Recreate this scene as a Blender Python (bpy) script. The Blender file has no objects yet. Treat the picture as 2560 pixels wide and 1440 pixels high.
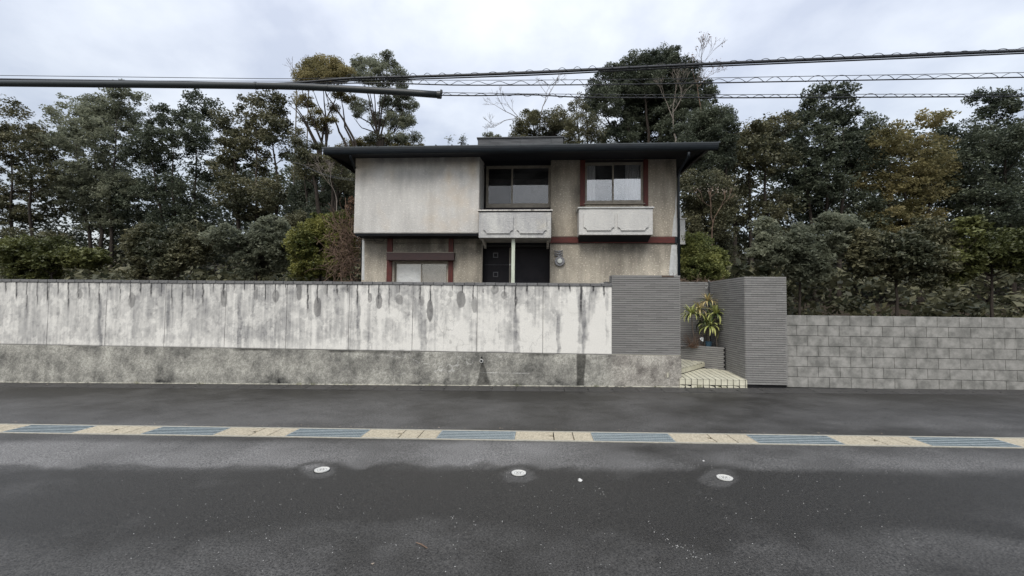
import bpy, math, random
import numpy as np
from mathutils import Vector, Matrix
R_ = math.radians
random.seed(7)
rng = np.random.default_rng(11)
S = bpy.context.scene
COL = S.collection

# ------------------------------------------------------------------ camera, sky, sun, exposure
CAM_H, YAW, PITCH, ROLL, FPX = 1.6, 3.6, 2.5, 0.6, 1080.0
camd = bpy.data.cameras.new('camera'); cam = bpy.data.objects.new('camera', camd); COL.objects.link(cam)
camd.sensor_width = 36.0; camd.lens = 36.0 * FPX / 2560.0; camd.clip_start = .05; camd.clip_end = 1500
M3 = (Matrix.Rotation(R_(YAW), 3, 'Z') @ Matrix.Rotation(R_(90 + PITCH), 3, 'X') @ Matrix.Rotation(R_(ROLL), 3, 'Z'))
cam.matrix_world = Matrix.Translation((0, 0, CAM_H)) @ M3.to_4x4()
S.camera = cam
RN = np.array(M3)

world = bpy.data.worlds.new('World'); S.world = world; world.use_nodes = True
SUN_EL, SUN_AZ = 50.0, 197.0          # degrees; the sun stands behind the camera, a little to the left
def build_world():
    nt = world.node_tree; nt.nodes.clear(); N = nt.nodes.new; L = nt.links.new
    out = N('ShaderNodeOutputWorld'); add = N('ShaderNodeAddShader')
    sky = N('ShaderNodeTexSky'); sky.sky_type = 'NISHITA'; sky.sun_disc = False
    sky.sun_elevation = R_(SUN_EL); sky.sun_rotation = R_(SUN_AZ); sky.air_density = 1.2; sky.dust_density = 3.0
    b1 = N('ShaderNodeBackground'); b1.inputs[1].default_value = 0.05
    L(sky.outputs[0], b1.inputs[0])
    tc = N('ShaderNodeTexCoord'); sep = N('ShaderNodeSeparateXYZ'); L(tc.outputs['Generated'], sep.inputs[0])
    # cloud layer: direction projected on a flat ceiling
    zc = N('ShaderNodeMath'); zc.operation = 'MAXIMUM'; zc.inputs[1].default_value = 0.0; L(sep.outputs[2], zc.inputs[0])
    za = N('ShaderNodeMath'); za.operation = 'ADD'; za.inputs[1].default_value = 0.32; L(zc.outputs[0], za.inputs[0])
    dv = N('ShaderNodeVectorMath'); dv.operation = 'DIVIDE'; L(tc.outputs['Generated'], dv.inputs[0])
    cmb = N('ShaderNodeCombineXYZ'); L(za.outputs[0], cmb.inputs[0]); L(za.outputs[0], cmb.inputs[1]); L(za.outputs[0], cmb.inputs[2]); L(cmb.outputs[0], dv.inputs[1])
    n1 = N('ShaderNodeTexNoise'); n1.inputs['Scale'].default_value = 2.3; n1.inputs['Detail'].default_value = 5; n1.inputs['Roughness'].default_value = .48; n1.inputs['Distortion'].default_value = .35
    L(dv.outputs[0], n1.inputs['Vector'])
    n2 = N('ShaderNodeTexNoise'); n2.inputs['Scale'].default_value = 6.5; n2.inputs['Detail'].default_value = 6; n2.inputs['Roughness'].default_value = .55
    L(dv.outputs[0], n2.inputs['Vector'])
    mx = N('ShaderNodeMix'); mx.data_type = 'FLOAT'; mx.inputs[0].default_value = .28; L(n1.outputs[0], mx.inputs[2]); L(n2.outputs[0], mx.inputs[3])
    cr = N('ShaderNodeValToRGB'); cr.color_ramp.elements[0].position = .38; cr.color_ramp.elements[0].color = (.298, .311, .350, 1)
    cr.color_ramp.elements[1].position = .62; cr.color_ramp.elements[1].color = (.455, .464, .478, 1)
    L(mx.outputs[0], cr.inputs[0])
    # an overcast sky is brighter overhead
    g = N('ShaderNodeMapRange'); g.inputs[1].default_value = 0.0; g.inputs[2].default_value = 1.0; g.inputs[3].default_value = .68; g.inputs[4].default_value = 2.15
    L(zc.outputs[0], g.inputs[0])
    b2 = N('ShaderNodeBackground'); L(cr.outputs[0], b2.inputs[0]); L(g.outputs[0], b2.inputs[1])
    L(b1.outputs[0], add.inputs[0]); L(b2.outputs[0], add.inputs[1]); L(add.outputs[0], out.inputs[0])
build_world()
sl = bpy.data.lights.new('sun', 'SUN'); sl.energy = 1.5; sl.angle = R_(30); sl.color = (1, .97, .92)
so = bpy.data.objects.new('sun', sl); COL.objects.link(so)
el, az = R_(SUN_EL), R_(SUN_AZ)
sdir = Vector((math.sin(az) * math.cos(el), math.cos(az) * math.cos(el), math.sin(el)))
so.rotation_euler = (-sdir).to_track_quat('-Z', 'Y').to_euler(); so.location = sdir * 60
S.view_settings.view_transform = 'Standard'; S.view_settings.look = 'None'
S.view_settings.exposure = 0.44; S.view_settings.gamma = 1; S.view_settings.use_curve_mapping = False

# ------------------------------------------------------------------ surveying helpers (photo pixel -> place on a plane of known distance)
def at(px, py, Y):
    d = RN @ np.array([(px - 1280) / FPX, -(py - 720) / FPX, -1.0]); t = Y / d[1]
    return d[0] * t, CAM_H + d[2] * t
def atg(px, py, z0=0.0, g=.0146):
    d = RN @ np.array([(px - 1280) / FPX, -(py - 720) / FPX, -1.0]); t = (z0 - CAM_H) / (d[2] - g * d[0])
    return d[0] * t, d[1] * t
def pix(x, y, z):
    v = np.stack([x, y, z - CAM_H], -1) @ RN
    return 1280 + FPX * v[..., 0] / -v[..., 2], 720 - FPX * v[..., 1] / -v[..., 2]
def gz(x): return .0146 * x

# ------------------------------------------------------------------ numpy noise for worn surfaces
def _h(ix, iy, s):
    v = np.sin(ix * 127.1 + iy * 311.7 + s * 74.7) * 43758.5453
    return v - np.floor(v)
def vn(x, y, s=0):
    ix, iy = np.floor(x), np.floor(y); fx, fy = x - ix, y - iy
    fx = fx * fx * (3 - 2 * fx); fy = fy * fy * (3 - 2 * fy)
    a, b, c, d = _h(ix, iy, s), _h(ix + 1, iy, s), _h(ix, iy + 1, s), _h(ix + 1, iy + 1, s)
    return (a * (1 - fx) + b * fx) * (1 - fy) + (c * (1 - fx) + d * fx) * fy
def fbm(x, y, s=0, o=4):
    r, a, t = 0, .5, 0
    for i in range(o):
        r = r + a * vn(x, y, s + i); t += a; x = x * 2.03 + 3.1; y = y * 2.03 + 1.7; a *= .5
    return r / t
def ss(a, b, x):
    t = np.clip((x - a) / (b - a), 0, 1); return t * t * (3 - 2 * t)

# ------------------------------------------------------------------ materials
MATS = {}
def mat(name, color=(.5, .5, .5), rough=.8, spec=.3, metal=0.0, var=.0, vscale=8.0, bump=0.0, bscale=60.0, color2=None, ramp=(.35, .65), attr=None, stretch=(1, 1, 1), bdist=.01, island=0.0, detail=5):
    """procedural principled material: two-tone noise, fine bump, optional colour attribute and per-piece tone"""
    if name in MATS: return MATS[name]
    m = bpy.data.materials.new(name); m.use_nodes = True; nt = m.node_tree; N = nt.nodes.new; L = nt.links.new
    p = nt.nodes['Principled BSDF']; p.inputs['Roughness'].default_value = rough; p.inputs['Metallic'].default_value = metal
    p.inputs['Specular IOR Level'].default_value = spec
    tc = N('ShaderNodeTexCoord'); mp = N('ShaderNodeMapping'); mp.inputs['Scale'].default_value = stretch
    L(tc.outputs['Object'], mp.inputs[0])
    c1 = tuple(color) + (1,)
    c2 = tuple(color2) + (1,) if color2 else tuple(max(0, c * (1 - var)) for c in color) + (1,)
    n = N('ShaderNodeTexNoise'); n.inputs['Scale'].default_value = vscale; n.inputs['Detail'].default_value = detail; n.inputs['Roughness'].default_value = .62
    L(mp.outputs[0], n.inputs['Vector'])
    r = N('ShaderNodeValToRGB'); r.color_ramp.elements[0].position = ramp[0]; r.color_ramp.elements[1].position = ramp[1]
    r.color_ramp.elements[0].color = c2; r.color_ramp.elements[1].color = c1; L(n.outputs[0], r.inputs[0])
    src = r.outputs[0]
    if attr:
        a = N('ShaderNodeAttribute'); a.attribute_name = attr
        mm = N('ShaderNodeMix'); mm.data_type = 'RGBA'; mm.blend_type = 'MULTIPLY'; mm.inputs[0].default_value = 1
        L(src, mm.inputs[6]); L(a.outputs['Color'], mm.inputs[7]); src = mm.outputs[2]
    if island:
        oi = N('ShaderNodeObjectInfo'); g = N('ShaderNodeNewGeometry')
        ad = N('ShaderNodeMath'); ad.operation = 'ADD'; L(oi.outputs['Random'], ad.inputs[0]); L(g.outputs['Random Per Island'], ad.inputs[1])
        fr = N('ShaderNodeMath'); fr.operation = 'FRACT'; L(ad.outputs[0], fr.inputs[0])
        mr = N('ShaderNodeMapRange'); mr.inputs[3].default_value = 1 - island; mr.inputs[4].default_value = 1 + island; L(fr.outputs[0], mr.inputs[0])
        mm = N('ShaderNodeVectorMath'); mm.operation = 'SCALE'; L(src, mm.inputs[0]); L(mr.outputs[0], mm.inputs['Scale']); src = mm.outputs[0]
    L(src, p.inputs['Base Color'])
    if bump:
        b = N('ShaderNodeBump'); b.inputs['Strength'].default_value = bump; b.inputs['Distance'].default_value = bdist
        nb = N('ShaderNodeTexNoise'); nb.inputs['Scale'].default_value = bscale; nb.inputs['Detail'].default_value = 4
        L(mp.outputs[0], nb.inputs['Vector']); L(nb.outputs[0], b.inputs['Height']); L(b.outputs[0], p.inputs['Normal'])
    MATS[name] = m
    return m

def stucco(name, base, dark, fleck, warm=None, fk=.85):
    """rough-cast render: speckled light flecks, dull patches, soft rain streaks, coarse bump"""
    m = bpy.data.materials.new(name); m.use_nodes = True; nt = m.node_tree; N = nt.nodes.new; L = nt.links.new
    p = nt.nodes['Principled BSDF']; p.inputs['Roughness'].default_value = .95; p.inputs['Specular IOR Level'].default_value = .15
    tc = N('ShaderNodeTexCoord')
    def noise(scale, det=4, st=(1, 1, 1), rough=.6):
        mp = N('ShaderNodeMapping'); mp.inputs['Scale'].default_value = st; L(tc.outputs['Object'], mp.inputs[0])
        n = N('ShaderNodeTexNoise'); n.inputs['Scale'].default_value = scale; n.inputs['Detail'].default_value = det; n.inputs['Roughness'].default_value = rough
        L(mp.outputs[0], n.inputs['Vector']); return n.outputs[0]
    def ramp(s, a, b, c0=(0, 0, 0, 1), c1=(1, 1, 1, 1)):
        r = N('ShaderNodeValToRGB'); r.color_ramp.elements[0].position = a; r.color_ramp.elements[1].position = b
        r.color_ramp.elements[0].color = c0; r.color_ramp.elements[1].color = c1; L(s, r.inputs[0]); return r.outputs[0]
    def mix(f, a, b, k=1.0):
        mm = N('ShaderNodeMix'); mm.data_type = 'RGBA'
        if k != 1.0:
            q = N('ShaderNodeMath'); q.operation = 'MULTIPLY'; q.inputs[1].default_value = k; L(f, q.inputs[0]); f = q.outputs[0]
        L(f, mm.inputs[0])
        for i, c in ((6, a), (7, b)):
            if isinstance(c, tuple): mm.inputs[i].default_value = c + (1,)
            else: L(c, mm.inputs[i])
        return mm.outputs[2]
    c = mix(ramp(noise(1.1, 4), .35, .68), base, dark, .55)
    c = mix(ramp(noise(2.2, 4, (2.2, 2.2, .28)), .42, .72), c, dark, .6)
    if warm: c = mix(ramp(noise(.9, 3), .55, .75), c, warm, .6)
    c = mix(ramp(noise(21, 4, (1, 1, 1.5), .7), .56, .66), c, fleck, fk)
    c = mix(ramp(noise(27, 3, (1, 1, 1), .7), .57, .68), c, dark, .5)
    a = N('ShaderNodeAttribute'); a.attribute_name = 'stain'
    mm = N('ShaderNodeMix'); mm.data_type = 'RGBA'; mm.blend_type = 'MULTIPLY'; mm.inputs[0].default_value = 1
    L(c, mm.inputs[6]); L(a.outputs['Color'], mm.inputs[7])
    L(mm.outputs[2], p.inputs['Base Color'])
    b = N('ShaderNodeBump'); b.inputs['Strength'].default_value = .8; b.inputs['Distance'].default_value = .02
    L(noise(30, 4, (1, 1, 1), .7), b.inputs['Height']); L(b.outputs[0], p.inputs['Normal'])
    MATS[name] = m; return m

stucco('beige_stucco', (.475, .432, .36), (.20, .183, .155), (.88, .80, .66))
stucco('grey_stucco', (.60, .59, .555), (.44, .43, .41), (.82, .80, .75), (.58, .50, .40), fk=.5)
stucco('planter_stucco', (.58, .575, .545), (.42, .42, .41), (.78, .77, .73), fk=.4)
stucco('stained_stucco', (.55, .55, .52), (.27, .27, .285), (.74, .73, .68), (.62, .57, .42), fk=.4)
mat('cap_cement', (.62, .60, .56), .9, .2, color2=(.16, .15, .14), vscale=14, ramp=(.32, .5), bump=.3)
mat('patch_cement', (.55, .56, .55), .95, .15, color2=(.42, .43, .42), vscale=9, bump=.6, bscale=45)
mat('red_timber', (.125, .022, .013), .55, .35, color2=(.05, .013, .012), vscale=6, ramp=(.3, .75), stretch=(1, 1, 6), bump=.25, bscale=30)
mat('red_timber_v', (.125, .022, .013), .55, .35, color2=(.045, .013, .012), vscale=6, ramp=(.3, .75), stretch=(7, 7, .8), bump=.25, bscale=30)
mat('brown_timber', (.040, .016, .014), .5, .4, color2=(.022, .011, .011), vscale=6, ramp=(.3, .75), stretch=(1, 1, 6), bump=.25, bscale=30)
mat('dark_timber', (.022, .017, .018), .6, .3, color2=(.012, .010, .012), vscale=5, stretch=(1, 1, 5), bump=.2)
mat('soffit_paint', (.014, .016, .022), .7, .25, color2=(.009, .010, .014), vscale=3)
mat('gutter_metal', (.011, .017, .022), .5, .35, color2=(.006, .009, .013), vscale=5, stretch=(.6, 3, 3), bump=.12, bscale=70)
mat('roof_metal', (.05, .06, .065), .5, .4, color2=(.03, .035, .04), vscale=3, bump=.1)
mat('roof_box_clad', (.10, .105, .11), .7, .3, color2=(.05, .052, .056), vscale=4, stretch=(.5, 2, 6), bump=.25)
mat('bronze_frame', (.26, .235, .19), .45, .5, metal=.2, color2=(.18, .16, .13), vscale=10, stretch=(1, 1, 1))
mat('dark_frame', (.03, .03, .03), .5, .4, color2=(.02, .02, .02))
mat('door_metal', (.021, .019, .023), .6, .25, color2=(.013, .012, .016), vscale=4)
mat('steel_trim', (.12, .12, .13), .45, .5, metal=.4, color2=(.08, .08, .09))
mat('post_paint', (.56, .60, .50), .6, .35, color2=(.42, .46, .37), vscale=7, stretch=(3, 3, .5), ramp=(.3, .6))
mat('lamp_metal', (.30, .30, .305), .5, .4, color2=(.11, .11, .12), vscale=30, bump=.2)
mat('lamp_glass', (.62, .64, .60), .35, .5, color2=(.5, .52, .48))
mat('curtain', (.60, .61, .62), .9, .1, color2=(.5, .51, .52), vscale=4, stretch=(14, 1, .6))
mat('paper_white', (.70, .73, .74), .8, .2, color2=(.58, .62, .64), vscale=6, bump=.9, bscale=5, bdist=.05)
mat('paper_grey', (.22, .215, .20), .8, .2, color2=(.15, .15, .14), vscale=5, bump=.9, bscale=5, bdist=.05)
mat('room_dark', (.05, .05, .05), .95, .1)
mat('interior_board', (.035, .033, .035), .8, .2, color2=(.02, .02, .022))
def wood_tile(name, c, isl):
    return mat(name, c, .72, .3, color2=tuple(v * .66 for v in c), vscale=26, ramp=(.3, .72), stretch=(1.0, 1.0, 6), bump=.55, bscale=70, island=isl, bdist=.006)
wood_tile('grey_tile', (.265, .261, .25), .10)
mat('cream_tile', (.60, .58, .46), .45, .45, color2=(.44, .425, .33), vscale=12, ramp=(.3, .6), island=.07, bump=.15)
mat('coping_tile', (.17, .17, .168), .6, .35, color2=(.095, .095, .095), vscale=20, ramp=(.3, .7), bump=.3, island=.12)
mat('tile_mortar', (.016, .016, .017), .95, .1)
mat('brown_tile', (.10, .075, .06), .6, .3, color2=(.06, .045, .04), vscale=20)
mat('plaster', (1, 1, 1), .93, .15, attr='stain', color2=(.84, .84, .85), vscale=60, ramp=(.35, .6), bump=.6, bscale=70, bdist=.006)
mat('plinth_cement', (1, 1, 1), .93, .15, attr='stain', color2=(.52, .52, .5), vscale=75, ramp=(.36, .6), bump=.9, bscale=90, bdist=.008, detail=3)
mat('mortar_line', (.40, .39, .33), .9, .2, color2=(.12, .12, .10), vscale=9, ramp=(.35, .55))
mat('curb_concrete', (.060, .058, .055), .6, .35, color2=(.038, .037, .036), vscale=12, bump=.3, island=.12)
mat('lid_concrete', (.45, .40, .30), .85, .25, color2=(.27, .24, .18), vscale=42, ramp=(.36, .6), bump=.5, bscale=80, island=.05)
mat('channel_concrete', (.36, .345, .29), .85, .25, color2=(.25, .24, .2), vscale=30, bump=.4)
mat('galvanised', (.33, .385, .40), .5, .5, metal=.2, color2=(.22, .26, .28), vscale=18)
mat('galvanised_bar', (.46, .52, .53), .45, .5, metal=.2, color2=(.36, .41, .43), vscale=18)
mat('grate_mesh', (.17, .215, .23), .6, .3, color2=(.11, .14, .155), vscale=18)
mat('channel_dark', (.02, .022, .022), .9, .1)
mat('disc_metal', (.64, .64, .61), .4, .5, metal=.15, color2=(.55, .55, .52), vscale=40)
mat('disc_groove', (.25, .25, .24), .7, .3)
mat('pvc_white', (.6, .6, .58), .5, .4)
mat('cable_black', (.012, .014, .017), .5, .4)
mat('sleeve_plastic', (.013, .019, .019), .45, .45, color2=(.009, .013, .014), vscale=4)
mat('white_stone', (.62, .62, .60), .8, .3, color2=(.42, .42, .40), vscale=30)
mat('bark', (.060, .050, .042), .95, .1, color2=(.028, .024, .021), vscale=9, stretch=(3, 3, .6), bump=.5)
mat('pale_bark', (.20, .175, .15), .95, .1, color2=(.11, .095, .08), vscale=9)
mat('vine_bark', (.19, .135, .10), .95, .1, color2=(.10, .07, .055), vscale=9)
mat('soil', (.055, .043, .032), .98, .1, color2=(.03, .026, .020), vscale=3, bump=.8, bscale=14, bdist=.1)
mat('blue_pot', (.022, .055, .085), .5, .4)
mat('block_wall', (.30, .295, .275), .92, .15, island=.05, color2=(.16, .16, .148), vscale=6, bump=.5, bscale=60)

def leafmat(name, ca, cb, trans=.22, rough=.5, spec=.35, k=.5):
    m = bpy.data.materials.new(name); m.use_nodes = True; nt = m.node_tree; N = nt.nodes.new; L = nt.links.new
    out = nt.nodes['Material Output']; p = nt.nodes['Principled BSDF']; p.inputs['Roughness'].default_value = rough; p.inputs['Specular IOR Level'].default_value = spec
    g = N('ShaderNodeNewGeometry'); tc = N('ShaderNodeTexCoord'); n = N('ShaderNodeTexNoise'); n.inputs['Scale'].default_value = k; n.inputs['Detail'].default_value = 3
    L(tc.outputs['Object'], n.inputs['Vector'])
    mr = N('ShaderNodeMapRange'); mr.inputs[1].default_value = .35; mr.inputs[2].default_value = .65; mr.inputs[3].default_value = -.3; mr.inputs[4].default_value = .5
    L(n.outputs[0], mr.inputs[0])
    ad = N('ShaderNodeMath'); ad.operation = 'MULTIPLY_ADD'; ad.inputs[1].default_value = .65; ad.use_clamp = True
    L(g.outputs['Random Per Island'], ad.inputs[0]); L(mr.outputs[0], ad.inputs[2])
    mx = N('ShaderNodeMix'); mx.data_type = 'RGBA'; mx.inputs[6].default_value = ca + (1,); mx.inputs[7].default_value = cb + (1,); L(ad.outputs[0], mx.inputs[0])
    L(mx.outputs[2], p.inputs['Base Color'])
    t = N('ShaderNodeBsdfTranslucent'); L(mx.outputs[2], t.inputs['Color'])
    ms = N('ShaderNodeMixShader'); ms.inputs[0].default_value = trans; L(p.outputs[0], ms.inputs[1]); L(t.outputs[0], ms.inputs[2]); L(ms.outputs[0], out.inputs[0])
    MATS[name] = m
leafmat('leaf_olive', (.13, .125, .055), (.34, .29, .14), .5)
leafmat('leaf_greygreen', (.13, .145, .10), (.30, .315, .22), .55)
leafmat('leaf_dark', (.034, .046, .031), (.14, .16, .105), .3)
leafmat('leaf_darkolive', (.050, .058, .034), (.19, .18, .10), .3)
leafmat('leaf_bright', (.050, .070, .020), (.31, .30, .085), .32, k=1.1)
leafmat('leaf_bush', (.075, .10, .032), (.33, .34, .115), .34, k=1.6)
leafmat('leaf_olive_dim', (.055, .065, .022), (.17, .18, .06), .25)
leafmat('leaf_dead', (.13, .075, .05), (.32, .20, .13), .2)
leafmat('leaf_pale_dead', (.20, .16, .12), (.42, .36, .30), .2)
leafmat('leaf_strap', (.16, .20, .05), (.58, .58, .22), .15, k=3.0)
leafmat('leaf_strap_warm', (.30, .22, .09), (.70, .62, .32), .15, k=3.0)
leafmat('leaf_strap_dark', (.03, .05, .02), (.10, .13, .04), .15, k=3.0)

def glassmat(name, fac, rough=.02, tint=(1, 1, 1), grime=.12):
    m = bpy.data.materials.new(name); m.use_nodes = True; nt = m.node_tree; nt.nodes.clear(); N = nt.nodes.new; L = nt.links.new
    out = N('ShaderNodeOutputMaterial'); tr = N('ShaderNodeBsdfTransparent'); gl = N('ShaderNodeBsdfGlossy'); gl.inputs['Roughness'].default_value = rough
    tr.inputs[0].default_value = tint + (1,); df = N('ShaderNodeBsdfDiffuse'); df.inputs[0].default_value = (.5, .52, .54, 1)
    tc = N('ShaderNodeTexCoord'); n = N('ShaderNodeTexNoise'); n.inputs['Scale'].default_value = 2.6; n.inputs['Detail'].default_value = 6; n.inputs['Distortion'].default_value = 1.2
    L(tc.outputs['Object'], n.inputs['Vector'])
    mr = N('ShaderNodeMapRange'); mr.inputs[1].default_value = .45; mr.inputs[2].default_value = .75; mr.inputs[3].default_value = grime * .15; mr.inputs[4].default_value = grime; L(n.outputs[0], mr.inputs[0])
    ms = N('ShaderNodeMixShader'); L(tr.outputs[0], ms.inputs[1]); L(gl.outputs[0], ms.inputs[2]); ms.inputs[0].default_value = fac
    m2 = N('ShaderNodeMixShader'); L(mr.outputs[0], m2.inputs[0]); L(ms.outputs[0], m2.inputs[1]); L(df.outputs[0], m2.inputs[2]); L(m2.outputs[0], out.inputs[0])
    MATS[name] = m
glassmat('glass_dull', .05, grime=.03)
glassmat('glass_mid', .085, grime=.07)
glassmat('glass_curtained', .20, grime=.06)
glassmat('glass_bright', .30, grime=.10)
glassmat('glass_screen', .14, grime=.10)

def road_material():
    m = bpy.data.materials.new('wet_asphalt'); m.use_nodes = True; nt = m.node_tree; N = nt.nodes.new; L = nt.links.new
    p = nt.nodes['Principled BSDF']; tc = N('ShaderNodeTexCoord'); at_ = N('ShaderNodeAttribute'); at_.attribute_name = 'dry'
    sp = N('ShaderNodeSeparateColor'); L(at_.outputs['Color'], sp.inputs[0]); dry = sp.outputs[0]
    def noise(s, d=3, r=.6):
        n = N('ShaderNodeTexNoise'); n.inputs['Scale'].default_value = s; n.inputs['Detail'].default_value = d; n.inputs['Roughness'].default_value = r; L(tc.outputs['Object'], n.inputs['Vector']); return n.outputs[0]
    agg = N('ShaderNodeValToRGB'); agg.color_ramp.elements[0].position = .38; agg.color_ramp.elements[1].position = .66
    agg.color_ramp.elements[0].color = (.30, .30, .30, 1); agg.color_ramp.elements[1].color = (3.2, 3.15, 3.05, 1); L(noise(72, 4, .85), agg.inputs[0])
    base = N('ShaderNodeMix'); base.data_type = 'RGBA'; base.inputs[6].default_value = (.0135, .0130, .0120, 1); base.inputs[7].default_value = (.095, .095, .095, 1); L(dry, base.inputs[0])
    mm = N('ShaderNodeMix'); mm.data_type = 'RGBA'; mm.blend_type = 'MULTIPLY'; mm.inputs[0].default_value = 1; L(base.outputs[2], mm.inputs[6]); L(agg.outputs[0], mm.inputs[7])
    v = N('ShaderNodeTexVoronoi'); v.inputs['Scale'].default_value = 38; L(tc.outputs['Object'], v.inputs['Vector'])
    sr = N('ShaderNodeMapRange'); sr.inputs[1].default_value = .10; sr.inputs[2].default_value = .05; sr.clamp = True; L(v.outputs['Distance'], sr.inputs[0])
    s2 = N('ShaderNodeSeparateColor'); L(v.outputs['Color'], s2.inputs[0]); gt = N('ShaderNodeMath'); gt.operation = 'GREATER_THAN'; gt.inputs[1].default_value = .62; L(s2.outputs[0], gt.inputs[0])
    ml = N('ShaderNodeMath'); ml.operation = 'MULTIPLY'; L(sr.outputs[0], ml.inputs[0]); L(gt.outputs[0], ml.inputs[1])
    m3 = N('ShaderNodeMix'); m3.data_type = 'RGBA'; m3.inputs[7].default_value = (.20, .20, .195, 1); L(mm.outputs[2], m3.inputs[6]); L(ml.outputs[0], m3.inputs[0])
    L(m3.outputs[2], p.inputs['Base Color'])
    rr = N('ShaderNodeMapRange'); rr.inputs[3].default_value = .45; rr.inputs[4].default_value = .60; L(dry, rr.inputs[0]); L(rr.outputs[0], p.inputs['Roughness'])
    p.inputs['Specular IOR Level'].default_value = .36
    b = N('ShaderNodeBump'); b.inputs['Strength'].default_value = .9; b.inputs['Distance'].default_value = .006; L(noise(75, 4, .8), b.inputs['Height']); L(b.outputs[0], p.inputs['Normal'])
    MATS['wet_asphalt'] = m
road_material()

# ------------------------------------------------------------------ object helpers
def tag(o, label=None, cat=None, group=None, kind=None):
    if label: o['label'] = label
    if cat: o['category'] = cat
    if group: o['group'] = group
    if kind: o['kind'] = kind
    return o
def empty(name, loc, label, cat, group=None):
    o = bpy.data.objects.new(name, None); COL.objects.link(o); o.location = loc; o.empty_display_size = .2
    return tag(o, label, cat, group)
def base_loc(o):
    v = Vector((0, 0, 0))
    while o is not None: v = v + o.location; o = o.parent
    return v
class MB:
    """collects shapes given in world coordinates; build() links them as one mesh object"""
    def __init__(s): s.v = []; s.f = []
    def quad(s, a, b, c, d): n = len(s.v); s.v += [a, b, c, d]; s.f.append((n, n + 1, n + 2, n + 3))
    def box(s, x0, x1, y0, y1, z0, z1):
        n = len(s.v); s.v += [(x0, y0, z0), (x1, y0, z0), (x1, y1, z0), (x0, y1, z0), (x0, y0, z1), (x1, y0, z1), (x1, y1, z1), (x0, y1, z1)]
        s.f += [tuple(n + i for i in q) for q in ((0, 3, 2, 1), (4, 5, 6, 7), (0, 1, 5, 4), (1, 2, 6, 5), (2, 3, 7, 6), (3, 0, 4, 7))]; return s
    def hexa(s, pts):
        n = len(s.v); s.v += [tuple(p) for p in pts]
        s.f += [tuple(n + i for i in q) for q in ((0, 3, 2, 1), (4, 5, 6, 7), (0, 1, 5, 4), (1, 2, 6, 5), (2, 3, 7, 6), (3, 0, 4, 7))]; return s
    def prism(s, poly, ext):
        """poly: list of 3-D points, ext: extrusion vector"""
        n = len(s.v); k = len(poly); e = Vector(ext)
        s.v += [tuple(p) for p in poly] + [tuple(Vector(p) + e) for p in poly]
        s.f.append(tuple(range(n, n + k))[::-1]); s.f.append(tuple(range(n + k, n + 2 * k)))
        for i in range(k): j = (i + 1) % k; s.f.append((n + i, n + j, n + k + j, n + k + i))
        return s
    def tube(s, pts, radii, sides=6, cap=True):
        pts = [Vector(p) for p in pts]; k = len(pts)
        if not hasattr(radii, '__len__'): radii = [radii] * k
        n0 = len(s.v); prev = None
        for i, p in enumerate(pts):
            d = (pts[min(i + 1, k - 1)] - pts[max(i - 1, 0)])
            if d.length < 1e-9: d = Vector((0, 0, 1))
            d.normalize()
            if prev is None: u = d.orthogonal().normalized()
            else:
                u = prev - d * prev.dot(d)
                u = u.normalized() if u.length > 1e-6 else d.orthogonal().normalized()
            prev = u; w = d.cross(u)
            for j in range(sides):
                a = 2 * math.pi * j / sides; q = p + (u * math.cos(a) + w * math.sin(a)) * radii[i]; s.v.append((q.x, q.y, q.z))
        for i in range(k - 1):
            for j in range(sides):
                a = n0 + i * sides + j; b = n0 + i * sides + (j + 1) % sides; s.f.append((a, b, b + sides, a + sides))
        if cap: s.f.append(tuple(range(n0, n0 + sides))[::-1]); s.f.append(tuple(range(n0 + (k - 1) * sides, n0 + k * sides)))
        return s
    def disc(s, c, r, y0, y1, n=28):
        """cylinder with its axis along y"""
        return s.tube([(c[0], y0, c[1]), (c[0], y1, c[1])], r, n)
    def build(s, name, m, parent=None, bevel=0, smooth=False, kind=None):
        off = base_loc(parent) if parent is not None else Vector((0, 0, 0))
        me = bpy.data.meshes.new(name); me.from_pydata([(v[0] - off.x, v[1] - off.y, v[2] - off.z) for v in s.v], [], s.f); me.update()
        me.materials.append(MATS[m])
        if smooth: me.polygons.foreach_set('use_smooth', [True] * len(me.polygons))
        o = bpy.data.objects.new(name, me); COL.objects.link(o); o.parent = parent
        if bevel:
            b = o.modifiers.new('bevel', 'BEVEL'); b.width = bevel; b.segments = 2; b.limit_method = 'ANGLE'
        if kind: o['kind'] = kind
        return o
def npmesh(name, V, F, m, parent=None, smooth=False, color=None, attr='stain'):
    V = np.asarray(V, dtype=np.float32); F = np.asarray(F, dtype=np.int32); k = F.shape[1]
    off = base_loc(parent) if parent is not None else Vector((0, 0, 0)); V = V - np.array(off, dtype=np.float32)
    me = bpy.data.meshes.new(name); me.vertices.add(len(V)); me.vertices.foreach_set('co', V.ravel())
    me.loops.add(F.size); me.loops.foreach_set('vertex_index', F.ravel())
    me.polygons.add(len(F)); me.polygons.foreach_set('loop_start', np.arange(0, F.size, k, dtype=np.int32)); me.polygons.foreach_set('loop_total', np.full(len(F), k, dtype=np.int32))
    if smooth: me.polygons.foreach_set('use_smooth', np.ones(len(F), dtype=bool))
    me.update(calc_edges=True); me.materials.append(MATS[m])
    if color is not None:
        a = me.color_attributes.new(attr, 'FLOAT_COLOR', 'POINT'); c = np.ones((len(V), 4), dtype=np.float32); c[:, :3] = color; a.data.foreach_set('color', c.ravel())
    o = bpy.data.objects.new(name, me); COL.objects.link(o); o.parent = parent
    return o
def instance(name, src, loc, parent, rot=None, scale=None, material=None):
    o = bpy.data.objects.new(name, src); COL.objects.link(o); o.parent = parent
    off = base_loc(parent) if parent is not None else Vector((0, 0, 0)); o.location = Vector(loc) - off
    if rot: o.rotation_euler = rot
    if scale: o.scale = scale
    return o
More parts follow.
